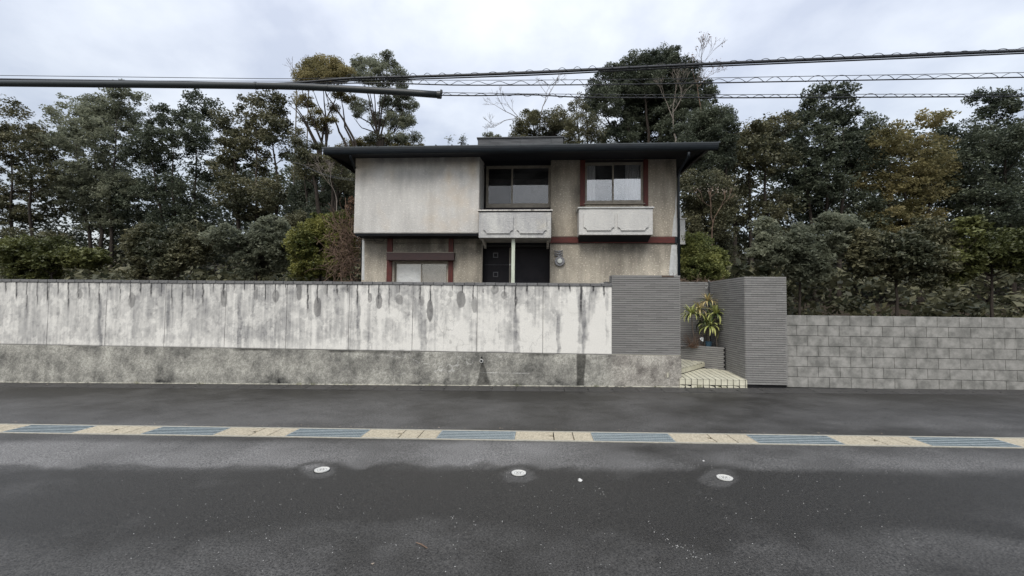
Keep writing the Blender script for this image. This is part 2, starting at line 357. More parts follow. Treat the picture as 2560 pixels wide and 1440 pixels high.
def whole(me):                                      # white 'stain' attribute, so that the stucco shader multiplies by one
    a = me.color_attributes.new('stain', 'FLOAT_COLOR', 'POINT'); a.data.foreach_set('color', [1.0] * (4 * len(me.vertices)))

def pierced(x0, x1, z0, z1, yf, yb, holes, name, m, parent, stain=None, res=None):
    """wall slab facing -y with rectangular openings, reveals included"""
    xs = {x0, x1}; zs = {z0, z1}
    for h in holes: xs |= {h[0], h[1]}; zs |= {h[2], h[3]}
    def refine(a):
        a = sorted(a); o = []
        for p, q in zip(a[:-1], a[1:]):
            n = max(1, int(math.ceil((q - p) / res))) if res else 1
            o += [p + (q - p) * i / n for i in range(n)]
        return o + [a[-1]]
    xs, zs = refine(xs), refine(zs); nx, nz = len(xs) - 1, len(zs) - 1
    solid = np.ones((nx, nz), bool)
    for i in range(nx):
        for j in range(nz):
            cx, cz = (xs[i] + xs[i + 1]) / 2, (zs[j] + zs[j + 1]) / 2
            for h in holes:
                if h[0] < cx < h[1] and h[2] < cz < h[3]: solid[i, j] = False
    V = []; idx = {}
    def vid(i, j, b):
        k = (i, j, b)
        if k not in idx: idx[k] = len(V); V.append((xs[i], yb if b else yf, zs[j]))
        return idx[k]
    F = []
    for i in range(nx):
        for j in range(nz):
            if not solid[i, j]: continue
            F.append((vid(i, j, 0), vid(i + 1, j, 0), vid(i + 1, j + 1, 0), vid(i, j + 1, 0)))
            F.append((vid(i, j, 1), vid(i, j + 1, 1), vid(i + 1, j + 1, 1), vid(i + 1, j, 1)))
            if i == 0 or not solid[i - 1, j]: F.append((vid(i, j, 0), vid(i, j + 1, 0), vid(i, j + 1, 1), vid(i, j, 1)))
            if i == nx - 1 or not solid[i + 1, j]: F.append((vid(i + 1, j, 0), vid(i + 1, j, 1), vid(i + 1, j + 1, 1), vid(i + 1, j + 1, 0)))
            if j == 0 or not solid[i, j - 1]: F.append((vid(i, j, 0), vid(i, j, 1), vid(i + 1, j, 1), vid(i + 1, j, 0)))
            if j == nz - 1 or not solid[i, j + 1]: F.append((vid(i, j + 1, 0), vid(i + 1, j + 1, 0), vid(i + 1, j + 1, 1), vid(i, j + 1, 1)))
    V = np.array(V); c = np.ones((len(V), 3))
    if stain is not None: c = stain(V[:, 0], V[:, 1], V[:, 2])
    return npmesh(name, V, F, m, parent, color=c)
def grid_slab(x0, x1, z0, z1, y, depth, res, name, m, parent, colf, relief=None):
    """slab facing -y: fine front grid carrying wear colours and relief, plain sides"""
    nx = max(2, int((x1 - x0) / res)); nz = max(2, int((z1 - z0) / res))
    X, Z = np.meshgrid(np.linspace(x0, x1, nx + 1), np.linspace(z0, z1, nz + 1), indexing='ij')
    C = colf(X, Z); D = relief(X, Z) if relief is not None else np.zeros_like(X)
    D[0, :] = D[-1, :] = 0; D[:, 0] = D[:, -1] = 0
    V = np.stack([X, y - D, Z], -1).reshape(-1, 3); n = nz + 1
    i, j = np.meshgrid(np.arange(nx), np.arange(nz), indexing='ij'); a = (i * n + j).ravel()
    F = np.stack([a, a + n, a + n + 1, a + 1], -1).tolist(); k = len(V)
    V = np.vstack([V, [(x0, y + depth, z0), (x1, y + depth, z0), (x1, y + depth, z1), (x0, y + depth, z1), (x0, y, z0), (x1, y, z0), (x1, y, z1), (x0, y, z1)]])
    F += [(k, k + 4, k + 7, k + 3), (k + 5, k + 1, k + 2, k + 6), (k + 7, k + 6, k + 2, k + 3), (k, k + 1, k + 5, k + 4), (k + 1, k, k + 3, k + 2)]
    cc = C.reshape(-1, 3); cc = np.vstack([cc, np.tile(cc.mean(0), (8, 1))])
    return npmesh(name, V, F, m, parent, color=cc)

# ================================================================== SETTING: road, drain, curb, ground
STR0, STR1 = 5.245, 5.655                            # the drain line runs between these distances
def road_grid(x0, x1, y0, y1, res, name):
    nx, ny = int((x1 - x0) / res), int((y1 - y0) / res)
    X, Y = np.meshgrid(np.linspace(x0, x1, nx + 1), np.linspace(y0, y1, ny + 1), indexing='ij')
    Z = gz(X) + .006 * (fbm(X * .9, Y * .9, 5) - .5) * np.clip((Y - y0) * 4, 0, 1) * np.clip((y1 - Y) * 4, 0, 1)
    px, py = pix(X, np.maximum(Y, .5), gz(X))
    n = fbm(X * 1.3, Y * 1.6, 1, 5); n2 = fbm(X * 5, Y * 7, 9, 4)
    dry = .16 + .50 * (n - .5) + .28 * (n2 - .5) + .35 * (fbm(X * .55 + 7, Y * .9, 15, 4) - .5)
    # drained, paler apron below the drain line, with a ragged wet edge
    edge = 1163 + 14 * (fbm(px / 60, px * 0 + 3, 4) - .5) * 2 + 10 * ss(1300, 1500, px)
    apron = ss(1096, 1112, py) * (1 - ss(edge - 5, edge + 6, py)) * (1 - .75 * ss(1330, 1560, px))
    dry += .70 * apron * (.6 + .8 * (n - .2))
    for cx, cy, rx, ry in ((797, 1180, 44, 19), (1296, 1190, 48, 20), (1800, 1196, 56, 24)):
        d = np.sqrt(((px - cx) / rx) ** 2 + ((py - cy) / ry) ** 2) + .55 * (n2 - .5)
        ring = np.exp(-((d - 1.25) / .22) ** 2)
        dry = dry * (1 - .75 * ring); dry += .42 * (1 - ss(.75, 1.08, d))
    dry += .28 * ss(1480, 1620, px) * ss(1118, 1150, py) * (1 - ss(1165, 1200, py)) * (.5 + n)
    dry -= .30 * np.exp(-(((py - (1120 + (px - 1560) * .22)) / 16) ** 2)) * ss(1540, 1640, px)
    dry -= .22 * ss(1166, 1185, py) * (1 - ss(1240, 1400, py))
    dry += .10 * ss(1020, 1066, py) * (1 - ss(1066, 1078, py)) + .09 * (1 - ss(740, 1200, px)) * ss(985, 1040, py) * (1 - ss(1060, 1100, py))
    dry -= .12 * (1 - ss(975, 1010, py)) * 1.0
    dry = np.clip(dry, 0, 1)
    V = np.stack([X, Y, Z], -1).reshape(-1, 3); k = ny + 1
    i, j = np.meshgrid(np.arange(nx), np.arange(ny), indexing='ij'); a = (i * k + j).ravel()
    o = npmesh(name, V, np.stack([a, a + k, a + k + 1, a + 1], -1), 'wet_asphalt', color=np.repeat(dry.reshape(-1, 1), 3, 1), attr='dry')
    tag(o, kind='structure'); return o
road_grid(-13, 12, -2.0, STR0, .046, 'parking_asphalt')
road_grid(-13, 12, STR1, 8.32, .045, 'road')
gb = MB()
for x0, x1 in ((-90, -13), (12, 90)): gb.quad((x0, -40, gz(x0) - .004), (x1, -40, gz(x1) - .004), (x1, 8.7, gz(x1) - .004), (x0, 8.7, gz(x0) - .004))
gb.quad((-13, -40, gz(-13) - .004), (12, -40, gz(12) - .004), (12, -2, gz(12) - .004), (-13, -2, gz(-13) - .004))
o = gb.build('ground', 'wet_asphalt'); o['kind'] = 'structure'
a = o.data.color_attributes.new('dry', 'FLOAT_COLOR', 'POINT'); a.data.foreach_set('color', [.25, .25, .25, 1] * len(o.data.vertices))

# drain line: a concrete channel, with lids and gratings lying in it
ch = MB()
def sl(m, x0, x1, y0, y1, t0, t1): m.hexa([(x0, y0, gz(x0) + t0), (x1, y0, gz(x1) + t0), (x1, y1, gz(x1) + t0), (x0, y1, gz(x0) + t0), (x0, y0, gz(x0) + t1), (x1, y0, gz(x1) + t1), (x1, y1, gz(x1) + t1), (x0, y1, gz(x0) + t1)])
o = bpy.data.objects.new('drain_channel', None); COL.objects.link(o); o['kind'] = 'structure'; DCH = o
mb = MB(); sl(mb, -13, 12, STR0 - .002, STR0 + .035, -.3, .006); sl(mb, -13, 12, STR1 - .035, STR1 + .002, -.3, .006); mb.build('channel_wall', 'channel_concrete', DCH)
mb = MB(); sl(mb, -13, 12, STR0 + .035, STR1 - .035, -.32, -.28); mb.build('channel_floor', 'channel_dark', DCH)
for ya, yb in ((STR0 + .0352, STR0 + .037), (STR1 - .037, STR1 - .0352)): mb = MB(); sl(mb, -13, 12, ya, yb, -.28, -.012); mb.build('channel_shade', 'channel_dark', DCH)  # near-black sheets added on the channel sides as painted shade for its depth
def lid(x0, x1, notch, label, tan=True):
    t = empty('drain_cover', ((x0 + x1) / 2, (STR0 + STR1) / 2, gz((x0 + x1) / 2)), label, 'drain cover', 'concrete covers in the drain line')
    y0, y1 = STR0 + .036, STR1 - .036; g = .004
    xa, xb = x0 + g, x1 - g
    poly = [(xa, y0), (xb, y0)]
    if notch: ym = (y0 + y1) / 2 + .01; poly += [(xb, ym - .035), (xb - .045, ym - .035), (xb - .045, ym + .035), (xb, ym + .035)]
    poly += [(xb, y1), (xa, y1)]
    mb = MB(); n = len(poly); P = [(x, y, gz(x) - .09) for x, y in poly]; T = [(x, y, gz(x) + .005) for x, y in poly]
    mb.v = P + T
    mb.f = [tuple(range(n))[::-1], tuple(range(n, 2 * n))] + [(i, (i + 1) % n, n + (i + 1) % n, n + i) for i in range(n)]
    mb.build('slab', 'lid_concrete', t, bevel=.004)
GRATE = {}
def grate(x0, x1, label):
    t = empty('drain_grate', ((x0 + x1) / 2, (STR0 + STR1) / 2, gz((x0 + x1) / 2)), label, 'drain grate', 'steel gratings in the drain line')
    y0, y1 = STR0 + .038, STR1 - .038
    mb = MB(); sl(mb, x0, x1, y0, y0 + .012, -.05, .006); sl(mb, x0, x1, y1 - .012, y1, -.05, .006); sl(mb, x0, x0 + .008, y0 + .012, y1 - .012, -.05, .006); sl(mb, x1 - .008, x1, y0 + .012, y1 - .012, -.05, .006)
    mb.build('frame', 'galvanised', t)
    for i in range(1, 5):
        y = y0 + (y1 - y0) * i / 5
        mb = MB(); sl(mb, x0 + .008, x1 - .008, y - .0045, y + .0045, -.006, .0065); mb.build('bar', 'galvanised_bar', t)
    mb = MB(); n = 47
    for i in range(1, n):
        x = x0 + (x1 - x0) * i / n; sl(mb, x - .0030, x + .0030, y0 + .012, y1 - .012, -.022, .004)
    mb.build('crossbars', 'grate_mesh', t, kind='stuff')
PER = 1.911; G0 = .670
ORD = ('first', 'second', 'third', 'fourth', 'fifth')
def where(k):
    if k == 0: return 'right of the right steel grating'
    if k == -1: return 'between the middle and right steel gratings'
    if k == -2: return 'between the left and middle steel gratings'
    return '%s span %s' % (ORD[k - 1] if k > 0 else ORD[-3 - k], 'right of the photo edge' if k > 0 else 'left of the photo edge')
names = {0: 'right steel grating in the drain line, nearest the right edge of the frame', -1: 'middle steel grating in the drain line, in front of the porch', -2: 'left steel grating in the drain line, cut by the left edge'}
for k in range(-5, 4):
    g0 = G0 + PER * k
    grate(g0, g0 + .955, names.get(k, 'steel drain grating in the ' + where(k)))
    lid(g0 + .955, g0 + .955 + .478, True, 'wide tan drain cover with a finger notch, ' + where(k))
    lid(g0 + .955 + .482, g0 + .955 + .72, False, 'narrow tan cover touching the notched one, ' + where(k))
    lid(g0 + .955 + .722, g0 + PER, False, 'narrow tan cover touching the next grating, ' + where(k))
# L-shaped curb stones along the wall foot
CURB = bpy.data.objects.new('curb', None); COL.objects.link(CURB); CURB['kind'] = 'structure'
FOOT = 8.72
for k in range(-27, 26):
    x0 = .035 + .4655 * k; x1 = x0 + .460; y0, y1 = 8.33, 8.715
    ym = 8.47
    poly = [(x0, y0), (x1, y0), (x1, ym - .02), (x1 - .05, ym - .005), (x1 - .05, ym + .02), (x1, ym + .03), (x1, y1), (x0, y1)]
    mb = MB(); n = len(poly); dz = lambda y: .006 + .018 * (y - y0) / (y1 - y0)
    mb.v = [(x, y, gz(x) - .1) for x, y in poly] + [(x, y, gz(x) + dz(y)) for x, y in poly]
    mb.f = [tuple(range(n))[::-1], tuple(range(n, 2 * n))] + [(i, (i + 1) % n, n + (i + 1) % n, n + i) for i in range(n)]
    mb.build('curb_stone', 'curb_concrete', CURB, bevel=.004)
mb = MB(); sl(mb, -13, 12, 8.32, 8.34, -.1, -.001); sl(mb, -13, 12, 8.34, 8.73, -.2, -.03); mb.build('curb_bed', 'channel_dark', CURB)

# hillside behind the plot
def hz(X, Y): return 1.0 + 7.5 * ss(17, 60, Y) + 1.6 * (fbm(X * .12, Y * .12, 3) - .5) * ss(15, 25, Y)
X, Y = np.meshgrid(np.linspace(-95, 95, 120), np.concatenate([[10.75], np.linspace(12, 110, 70)]), indexing='ij')
V = np.stack([X, Y, hz(X, Y)], -1).reshape(-1, 3); k = X.shape[1]; i, j = np.meshgrid(np.arange(X.shape[0] - 1), np.arange(k - 1), indexing='ij'); a = (i * k + j).ravel()
o = npmesh('hillside', V, np.stack([a, a + k, a + k + 1, a + 1], -1), 'soil', smooth=True); o['kind'] = 'structure'
mb = MB(); mb.box(-40, 2.2, 9.02, 10.75, .2, .99); mb.box(4.72, 40, 9.0, 10.75, .2, .99); o = mb.build('garden_ground', 'soil'); o['kind'] = 'structure'

# ================================================================== GARDEN WALL
WX0, WX1, WT, WB = -13.0, 1.452, 2.03, .668
GW = empty('garden_wall', (-4, FOOT, 0), 'weathered white plastered garden wall with dark drip stains above a rough cement plinth', 'wall')
ovals = [(748,730,7,22,.75),(794,768,10,25,.8),(814,724,5,13,.5),(843,728,3,8,.8),(868,723,6,10,.75),(925,744,5,12,.8),(948,753,8,21,.9),(999,749,10,13,.62),(995,722,5,10,.35),(1054,753,7,13,.6),(1075,776,8,28,.95),(1127,735,6,8,.4),(1153,747,11,23,.8),(1186,762,7,21,.62),(1237,724,10,12,.62),(1260,738,7,10,.6),(1208,727,2,7,.7),(1290,751,4,12,.95),(690,740,9,16,.7),(640,733,6,18,.6),(560,745,9,22,.8),(470,730,7,12,.6),(330,750,9,20,.7),(200,735,8,14,.7)]
drips = [(743,10,1.6),(769.5,75,2.4),(794,60,1.8),(818,32,1.5),(843,30,1.5),(868,22,1.5),(894,60,1.7),(922,48,1.7),(947,60,1.8),(973,74,1.1),(999,24,1.2),(1025,6,1),(1051,50,2),(1076,60,1.9),(1104,9,1),(1131,18,1),(1156,30,1.6),(1183,50,1.6),(1209,6,1),(1235,12,1.2),(1262,34,1.4),(1289,82,2.2),(1317,26,2.5),(1398,18,2.2),(1425,22,2.0),(1453,90,3.2),(1483,22,2.5),(1510,34,2.2),(1371,8,1.2)]
for k in range(28): drips.append((741 - 25.9 * (k + 1), 15 + 60 * random.random(), 1 + 1.4 * random.random()))
bands = [(1398,785,880,5,.55),(1454,730,884,10,.48),(1463,800,884,7,.4),(1517,740,880,5,.3),(896,730,872,5,.35),(920,760,872,9,.25),(1060,770,876,9,.3),(1290,790,884,8,.35),(1180,800,880,12,.15),(756,760,872,8,.3),(850,715,820,14,.22),(1040,715,790,10,.2),(1330,715,800,12,.22),(1482,715,770,9,.3),(600,730,872,5,.3),(420,730,800,6,.3),(250,730,872,4,.3)]
whites = [(786,800,5,60),(903,790,6,80),(812,800,4,45),(1066,760,5,50),(985,775,14,22),(1335,830,26,45),(1420,830,24,55),(1490,820,20,60),(1220,800,30,40),(1524,800,5,90),(1437,790,10,60),(740,790,10,12),(950,800,6,50),(1145,830,30,30),(1030,812,12,10),(1310,800,12,50)]
def plaster_col(X, Z):
    px, py = pix(X, np.full_like(X, FOOT + .02), Z)
    st = fbm(X * 9, Z * .9, 21, 5); big = fbm(X * 1.1, Z * 1.2, 31, 4); fine = fbm(X * 14, Z * 14, 41, 4); pe = fbm(X * 5, Z * 3, 51, 5)
    st2 = fbm(X * 26, Z * 1.5, 23, 4); fl = fbm(X * 7 + .6 * pe, Z * 5, 57, 5)
    w = .50 + .60 * (st - .5) + .42 * (st2 - .5) + .55 * (big - .5) + .40 * (fine - .5)
    w = w + .22 * ss(.535, .56, fl + .25 * (fbm(X * 30, Z * 30, 58, 2) - .5)) - .05 * ss(.50, .47, fl) + .08 * (ss(.5, .53, st2) - .5)
    w += .13 * ss(1190, 1400, px) - .10 * (1 - ss(640, 760, px)) + .28 * ss(840, 866, py) + .12 * ss(720, 760, py)
    for cx, cy, rx, ry in whites:
        d = ((px - cx + 4 * (pe - .5) * 3) / rx) ** 2 + ((py - cy) / ry) ** 2; w = w + .55 * np.exp(-d) * (.45 + fine)
    for cx, y0, y1, hw, s in bands:
        xx = px - cx - 9 * (fbm(py / 26, px * 0 + cx, 61, 3) - .5)
        q = (1 - ss(hw * .7, hw * 1.25, np.abs(xx))) * ss(y0 - 6, y0 + 14, py) * (1 - ss(y1 - 6, y1 + 30, py)); w = w - s * 1.15 * q
    w = np.clip(w, 0, 1)
    c = np.stack([.26 + .475 * w, .259 + .463 * w, .255 + .415 * w], -1)
    dark = np.zeros_like(X)
    for cx, cy, rx, ry, s in ovals:
        d = np.sqrt(((px - cx) / rx) ** 2 + ((py - cy) / ry) ** 2) + .28 * (fine - .5) + .25 * (pe - .5)
        dark = np.maximum(dark, s * .70 * (1 - ss(.93, 1.02, d)) * (.65 + .6 * fine))
    for cx, ln, hw in drips:
        xx = px - cx - 3.2 * (fbm(py / 14, px * 0 + cx, 71, 3) - .5)
        q = (1 - ss(hw * .45, hw * 1.3, np.abs(xx))) * (1 - ss(ln * .6, ln * 1.15, py - 710)) * (.4 + 1.1 * fbm(py / 5, px * 0 + cx, 81, 3)); dark = np.maximum(dark, np.clip(q, 0, .88))
    dark = np.maximum(dark, .75 * (ss(.66, .72, fbm(X * 3, Z * 0 + 2, 91, 3) + .12 * (fine - .5)) * ss(WB + .055, WB, Z)))
    dark = np.maximum(dark, .7 * ss(WB + .03, WB + .004, Z))
    dark = np.maximum(dark, .3 * ss(.62, .75, fbm(X * 22, Z * 22, 95, 2)) * (1 - w))
    cr = np.abs(fbm(X * 2.2, Z * .8, 101, 4) - .5); dark = np.maximum(dark, .30 * (1 - ss(.0, .006, cr)))
    return c * (1 - dark[..., None] * np.array([.97, .97, .96]))
def plaster_rel(X, Z): return .005 * fbm(X * 7, Z * 5, 111, 5) + .003 * ss(.5, .56, fbm(X * 4, Z * 3, 121, 4))
jx = [at(v, 790, FOOT + .02)[0] for v in (872.5, 1031.5, 1193, 1357.5)]
st = jx[1] - jx[0]; js = [WX0]
x = jx[0]
while x - st > WX0: x -= st
while x < jx[0] - .1: js.append(x); x += st
js += jx + [WX1]
for a, b in zip(js[:-1], js[1:]):
    if b - a < .15: continue
    grid_slab(a + .004, b - .004, WB + .004, WT, FOOT + .02, .26, .010 if b > -5.6 else .02, 'plaster_panel', 'plaster', GW, plaster_col, plaster_rel)
mb = MB(); mb.box(WX0, WX1 - .003, FOOT + .034, FOOT + .27, WB + .003, WT - .004); mb.build('core', 'tile_mortar', GW)
def plinth_col(X, Z):
    px, py = pix(X, np.full_like(X, FOOT), Z)
    n = fbm(X * 2.4, Z * 3, 12, 5); f = fbm(X * 17, Z * 17, 22, 3); v = fbm(X * 7, Z * 1.3, 32, 4)
    w = np.clip(.5 + 1.3 * (n - .5) + .5 * (f - .5) + .7 * (v - .5), 0, 1)
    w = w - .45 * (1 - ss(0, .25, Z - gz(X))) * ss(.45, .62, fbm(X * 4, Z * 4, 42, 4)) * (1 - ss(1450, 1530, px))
    warm = ss(1500, 1560, px)
    g3 = .62 + .8 * (fbm(X * 42, Z * 42, 92, 2)); w = w + .5 * (fbm(X * 5, Z * 5, 93, 5) - .5)
    c = np.stack([.17 + .33 * w + .012 * warm, .168 + .322 * w, .154 + .285 * w], -1) * g3[..., None]
    c = np.clip(c, .03, 1)
    dark = np.zeros_like(X)
    hw = 3 + (py - 905) * .27
    dark = np.maximum(dark, .6 * (1 - ss(.75, 1.1, np.abs(px - 1206 - (py - 905) * .06) / np.maximum(hw, 2) + .3 * (f - .5))) * ss(902, 915, py) * (py > 900))
    h2 = 14 - (py - 890) * .06; dark = np.maximum(dark, .72 * (1 - ss(.8, 1.1, np.abs(px - 1453 + (py - 890) * .03) / np.maximum(h2, 2) + .5 * (n - .5))))
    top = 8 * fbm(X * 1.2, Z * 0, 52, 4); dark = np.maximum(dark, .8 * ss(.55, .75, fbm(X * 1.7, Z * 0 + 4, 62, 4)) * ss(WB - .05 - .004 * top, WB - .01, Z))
    lt = (1 - ss(0, .016, np.abs(fbm(X * 2.6, Z * 3.4, 72, 4) - .5))) * ss(930, 1010, px) * (1 - ss(1240, 1300, px)) * ss(.12, .3, Z)
    lt = np.maximum(lt, (1 - ss(0, .008, np.abs(Z - .27 - .03 * (fbm(X * 2, Z * 0, 82) - .5)))) * ss(1180, 1215, px) * (1 - ss(1300, 1340, px)))
    c = c * (1 - dark[..., None]); return c + .26 * lt[..., None] * (1 - dark[..., None])
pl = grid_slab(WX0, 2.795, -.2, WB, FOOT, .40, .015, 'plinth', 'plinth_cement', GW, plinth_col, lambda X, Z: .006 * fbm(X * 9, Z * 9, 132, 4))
mb = MB(); n = 46
for k in range(n):
    xa = WX0 + (2.79 - WX0) * k / n; xb = WX0 + (2.79 - WX0) * (k + 1) / n; mb.hexa([(xa, FOOT - .02, gz(xa) + .0), (xb, FOOT - .02, gz(xb) + .0), (xb, FOOT - .001, gz(xb)), (xa, FOOT - .001, gz(xa)), (xa, FOOT - .012, gz(xa) + .036), (xb, FOOT - .012, gz(xb) + .036), (xb, FOOT - .001, gz(xb) + .04), (xa, FOOT - .001, gz(xa) + .04)])
mb.build('mortar_bead', 'mortar_line', GW)
# coping tiles: one object each
x = at(1531, 706, FOOT)[0] - .004; tl = .2125; zc0, zc1 = WT + .001, 2.088
cme = None; k = 0
while x - tl > WX0:
    if cme is None:
        b = MB(); b.box(0, tl - .008, 0, .31, 0, zc1 - zc0); ob = b.build('coping_tile', 'coping_tile', GW, bevel=.004); cme = ob.data
        ob.location = Vector((x - tl + .004, FOOT - .004, zc0)) - base_loc(GW)
        ob.data.transform(Matrix.Translation(base_loc(GW)))
    else:
        ob = instance('coping_tile', cme, (x - tl + .004, FOOT - .004 + random.uniform(-.003, .003), zc0 + random.uniform(-.002, .002)), GW, rot=(0, random.uniform(-.006, .006), 0))
        m2 = ob.modifiers.new('bevel', 'BEVEL'); m2.width = .004; m2.segments = 1
    x -= tl
mb = MB(); mb.box(WX0, WX1 - .005, FOOT + .012, FOOT + .27, WT - .001, WT + .045); mb.build('coping_bed', 'tile_mortar', GW)
# weep pipe and hole in the plinth
wx, wz = at(1204, 902, FOOT)
mb = MB(); ring = []
for r0, r1, ya, yb in ((.034, .026, FOOT - .045, FOOT + .03),):
    n = 20
    for i in range(n):
        a0, a1 = 2 * math.pi * i / n, 2 * math.pi * (i + 1) / n
        P = lambda r, a, y: (wx + r * math.cos(a), y, wz + r * math.sin(a))
        mb.quad(P(r0, a0, ya), P(r0, a1, ya), P(r0, a1, yb), P(r0, a0, yb)); mb.quad(P(r1, a0, ya), P(r1, a1, ya), P(r0, a1, ya), P(r0, a0, ya)); mb.quad(P(r1, a0, ya), P(r1, a0, yb), P(r1, a1, yb), P(r1, a1, ya))
pp = mb.build('weep_pipe', 'pvc_white', GW, smooth=False)
mb = MB(); mb.disc((wx, wz), .0255, FOOT - .035, FOOT - .03, 16); mb.build('bore', 'channel_dark', pp)
hx, hz_ = at(1204, 894, FOOT); mb = MB(); mb.disc((hx, hz_), .019, FOOT - .009, FOOT + .01, 14); mb.build('drain_hole', 'channel_dark', GW)

# ================================================================== GREY TILED WALLS
PIT, CRS = .2345, .0438
def tile_mesh(name, ln, h, d, m, parent):
    mb = MB(); mb.box(0, ln, -d, 0, 0, h); 
    # slightly cushioned face
    mb.v = [(v[0], v[1], v[2]) for v in mb.v]
    o = mb.build(name, m, None, bevel=0); return o
def tile_face(parent, origin, udir, length, z0, z1, mname='grey_tile', limit=300, first=0.0, seen=None, depth=.014):
    """courses of thin split-face tiles on a plane through origin along udir; parts up to the limit, nearest the eye first"""
    u = Vector(udir).normalized(); nrm = Vector((u.y, -u.x, 0)); ang = math.atan2(u.y, u.x)
    g = .0075; h = CRS - .0065; items = []
    nc = int(round((z1 - z0) / CRS)); cr = (z1 - z0) / nc; h = cr - .0085
    for c in range(nc):
        s = -PIT * ((c % 2) * .5 + first)
        while s < length:
            a, b = max(s, 0), min(s + PIT - g * .35, length)
            if b - a > .02: items.append((a, b, z0 + cr * c + .003, c))
            s += PIT
    keep = items if seen is None else [t for t in items if seen(t)]
    rest = [] if seen is None else [t for t in items if not seen(t)]
    if len(keep) > limit: rest += keep[limit:]; keep = keep[:limit]
    cache = {}; off = base_loc(parent)
    for a, b, z, c in keep:
        ln = round(b - a, 3)
        if ln not in cache:
            mb = MB(); mb.hexa([(0, -depth, 0), (ln, -depth, 0), (ln, 0, 0), (0, 0, 0), (0, -depth - .002, h), (ln, -depth - .002, h), (ln, 0, h), (0, 0, h)])
            me = bpy.data.meshes.new('tile'); me.from_pydata(mb.v, [], mb.f); me.materials.append(MATS[mname]); cache[ln] = me
        p = Vector(origin) + u * a; o = bpy.data.objects.new('tile', cache[ln]); COL.objects.link(o); o.parent = parent
        o.location = Vector((p.x, p.y, z)) - off + nrm * random.uniform(-.001, .0015); o.rotation_euler = (0, 0, ang)
    if rest:
        mb = MB()
        for a, b, z, c in rest:
            p = Vector(origin) + u * a; q = Vector(origin) + u * b; f = nrm * depth
            mb.hexa([(p.x + f.x, p.y + f.y, z), (q.x + f.x, q.y + f.y, z), (q.x, q.y, z), (p.x, p.y, z), (p.x + f.x, p.y + f.y, z + h), (q.x + f.x, q.y + f.y, z + h), (q.x, q.y, z + h), (p.x, p.y, z + h)])
        mb.build('tiles', mname, parent, kind='stuff')
PX0, PX1, PZ1 = at(1530, 700, FOOT + .01)[0], 2.79, 2.262
PW = empty('tiled_pier', (2.1, FOOT + .2, WB), 'broad grey pier of thin horizontal tiles at the right end of the garden wall', 'wall pier', 'grey tiled walls of the entrance')
mb = MB(); mb.box(PX0 + .015, PX1 - .015, FOOT + .036, FOOT + .36, WB + .001, PZ1 - .004); mb.build('core', 'tile_mortar', PW)
tile_face(PW, (PX0, FOOT + .034, 0), (1, 0, 0), PX1 - PX0, WB + .012, PZ1, first=.32)
tile_face(PW, (PX0 + .014, FOOT + .36, 0), (0, -1, 0), .325, WB + .012 + CRS * 32, PZ1, limit=30)
tile_face(PW, (PX1 - .014, FOOT + .035, 0), (0, 1, 0), .325, WB + .012, PZ1, limit=0)
cands = [o for o in COL.objects if o.parent == PW and o.name.startswith('tile') and o.location.z + base_loc(PW).z > PZ1 - .06 and abs(o.rotation_euler[2]) < .01]
cands.sort(key=lambda o: o.location.x)
if len(cands) > 2:
    bt = cands[-2]; bt.data = bt.data.copy(); bt.data.materials[0] = MATS['brown_tile']; bt['label'] = 'dark brown tile in the top course'
mb = MB(); mb.box(PX0 - .002, PX1 + .003, FOOT + .004, FOOT + .06, WB - .012, WB + .012); mb.build('ledge', 'channel_concrete', PW)

BY, BT = 10.55, 2.245
BW = empty('entrance_back_wall', (3.4, BY, .4), 'grey tiled wall at the back of the entrance alcove behind the strap-leaved plant', 'wall', 'grey tiled walls of the entrance')
SX = 4.03
mb = MB(); mb.box(2.5, SX + .2, BY + .001, BY + .2, .2, BT - .003); mb.build('core', 'tile_mortar', BW)
tile_face(BW, (2.5, BY, 0), (1, 0, 0), SX - 2.5, BT - CRS * 45, BT, first=.6, seen=lambda t: t[1] > .75 and t[2] > .7)
SW = empty('entrance_side_wall', (SX, 9.6, .2), 'grey tiled wall running from the alcove corner towards the street', 'wall', 'grey tiled walls of the entrance')
mb = MB(); mb.box(SX + .001, SX + .22, 8.745, BY - .001, .0, BT - .003); mb.build('core', 'tile_mortar', SW)
tile_face(SW, (SX, BY - .002, 0), (0, -1, 0), BY - 8.745, BT - CRS * 48, BT, first=.2, seen=lambda t: t[0] < .95 and t[2] > .25)
tile_face(SW, (SX, 8.744, 0), (1, 0, 0), .78, BT - CRS * 48, BT, limit=0)
mb = MB(); mb.box(SX + .22, SX + .76, 8.76, 8.98, .0, BT - .003); mb.build('end_core', 'tile_mortar', SW)

# planter box in the alcove
pa = (3.27, 10.2); pb = (3.992, 9.6); P0 = (pa[0] - .72 * 1.0, pa[1] + .60 * 1.0)
pu = Vector((pb[0] - P0[0], pb[1] - P0[1], 0)); plen = pu.length; pun = pu.normalized()
PLT = empty('planter', (3.7, 9.9, .35), 'low grey tiled planting box in the corner of the alcove', 'planter', 'grey tiled walls of the entrance')
inn = Vector((-pun.y, pun.x, 0))
mb = MB(); A = Vector((P0[0], P0[1], 0)); B = A + pu; ins = inn * .11; e = inn * .002
mb.hexa([tuple(A + e + Vector((0, 0, .22))), tuple(B + e + Vector((0, 0, .22))), tuple(B + ins + Vector((0, 0, .22))), tuple(A + ins + Vector((0, 0, .22))), tuple(A + e + Vector((0, 0, .775))), tuple(B + e + Vector((0, 0, .775))), tuple(B + ins + Vector((0, 0, .775))), tuple(A + ins + Vector((0, 0, .775)))])
mb.build('core', 'tile_mortar', PLT)
tile_face(PLT, (P0[0], P0[1], 0), tuple(pu), plen - .006, .78 - CRS * 12, .78, first=.1, seen=lambda t: t[1] > .75)
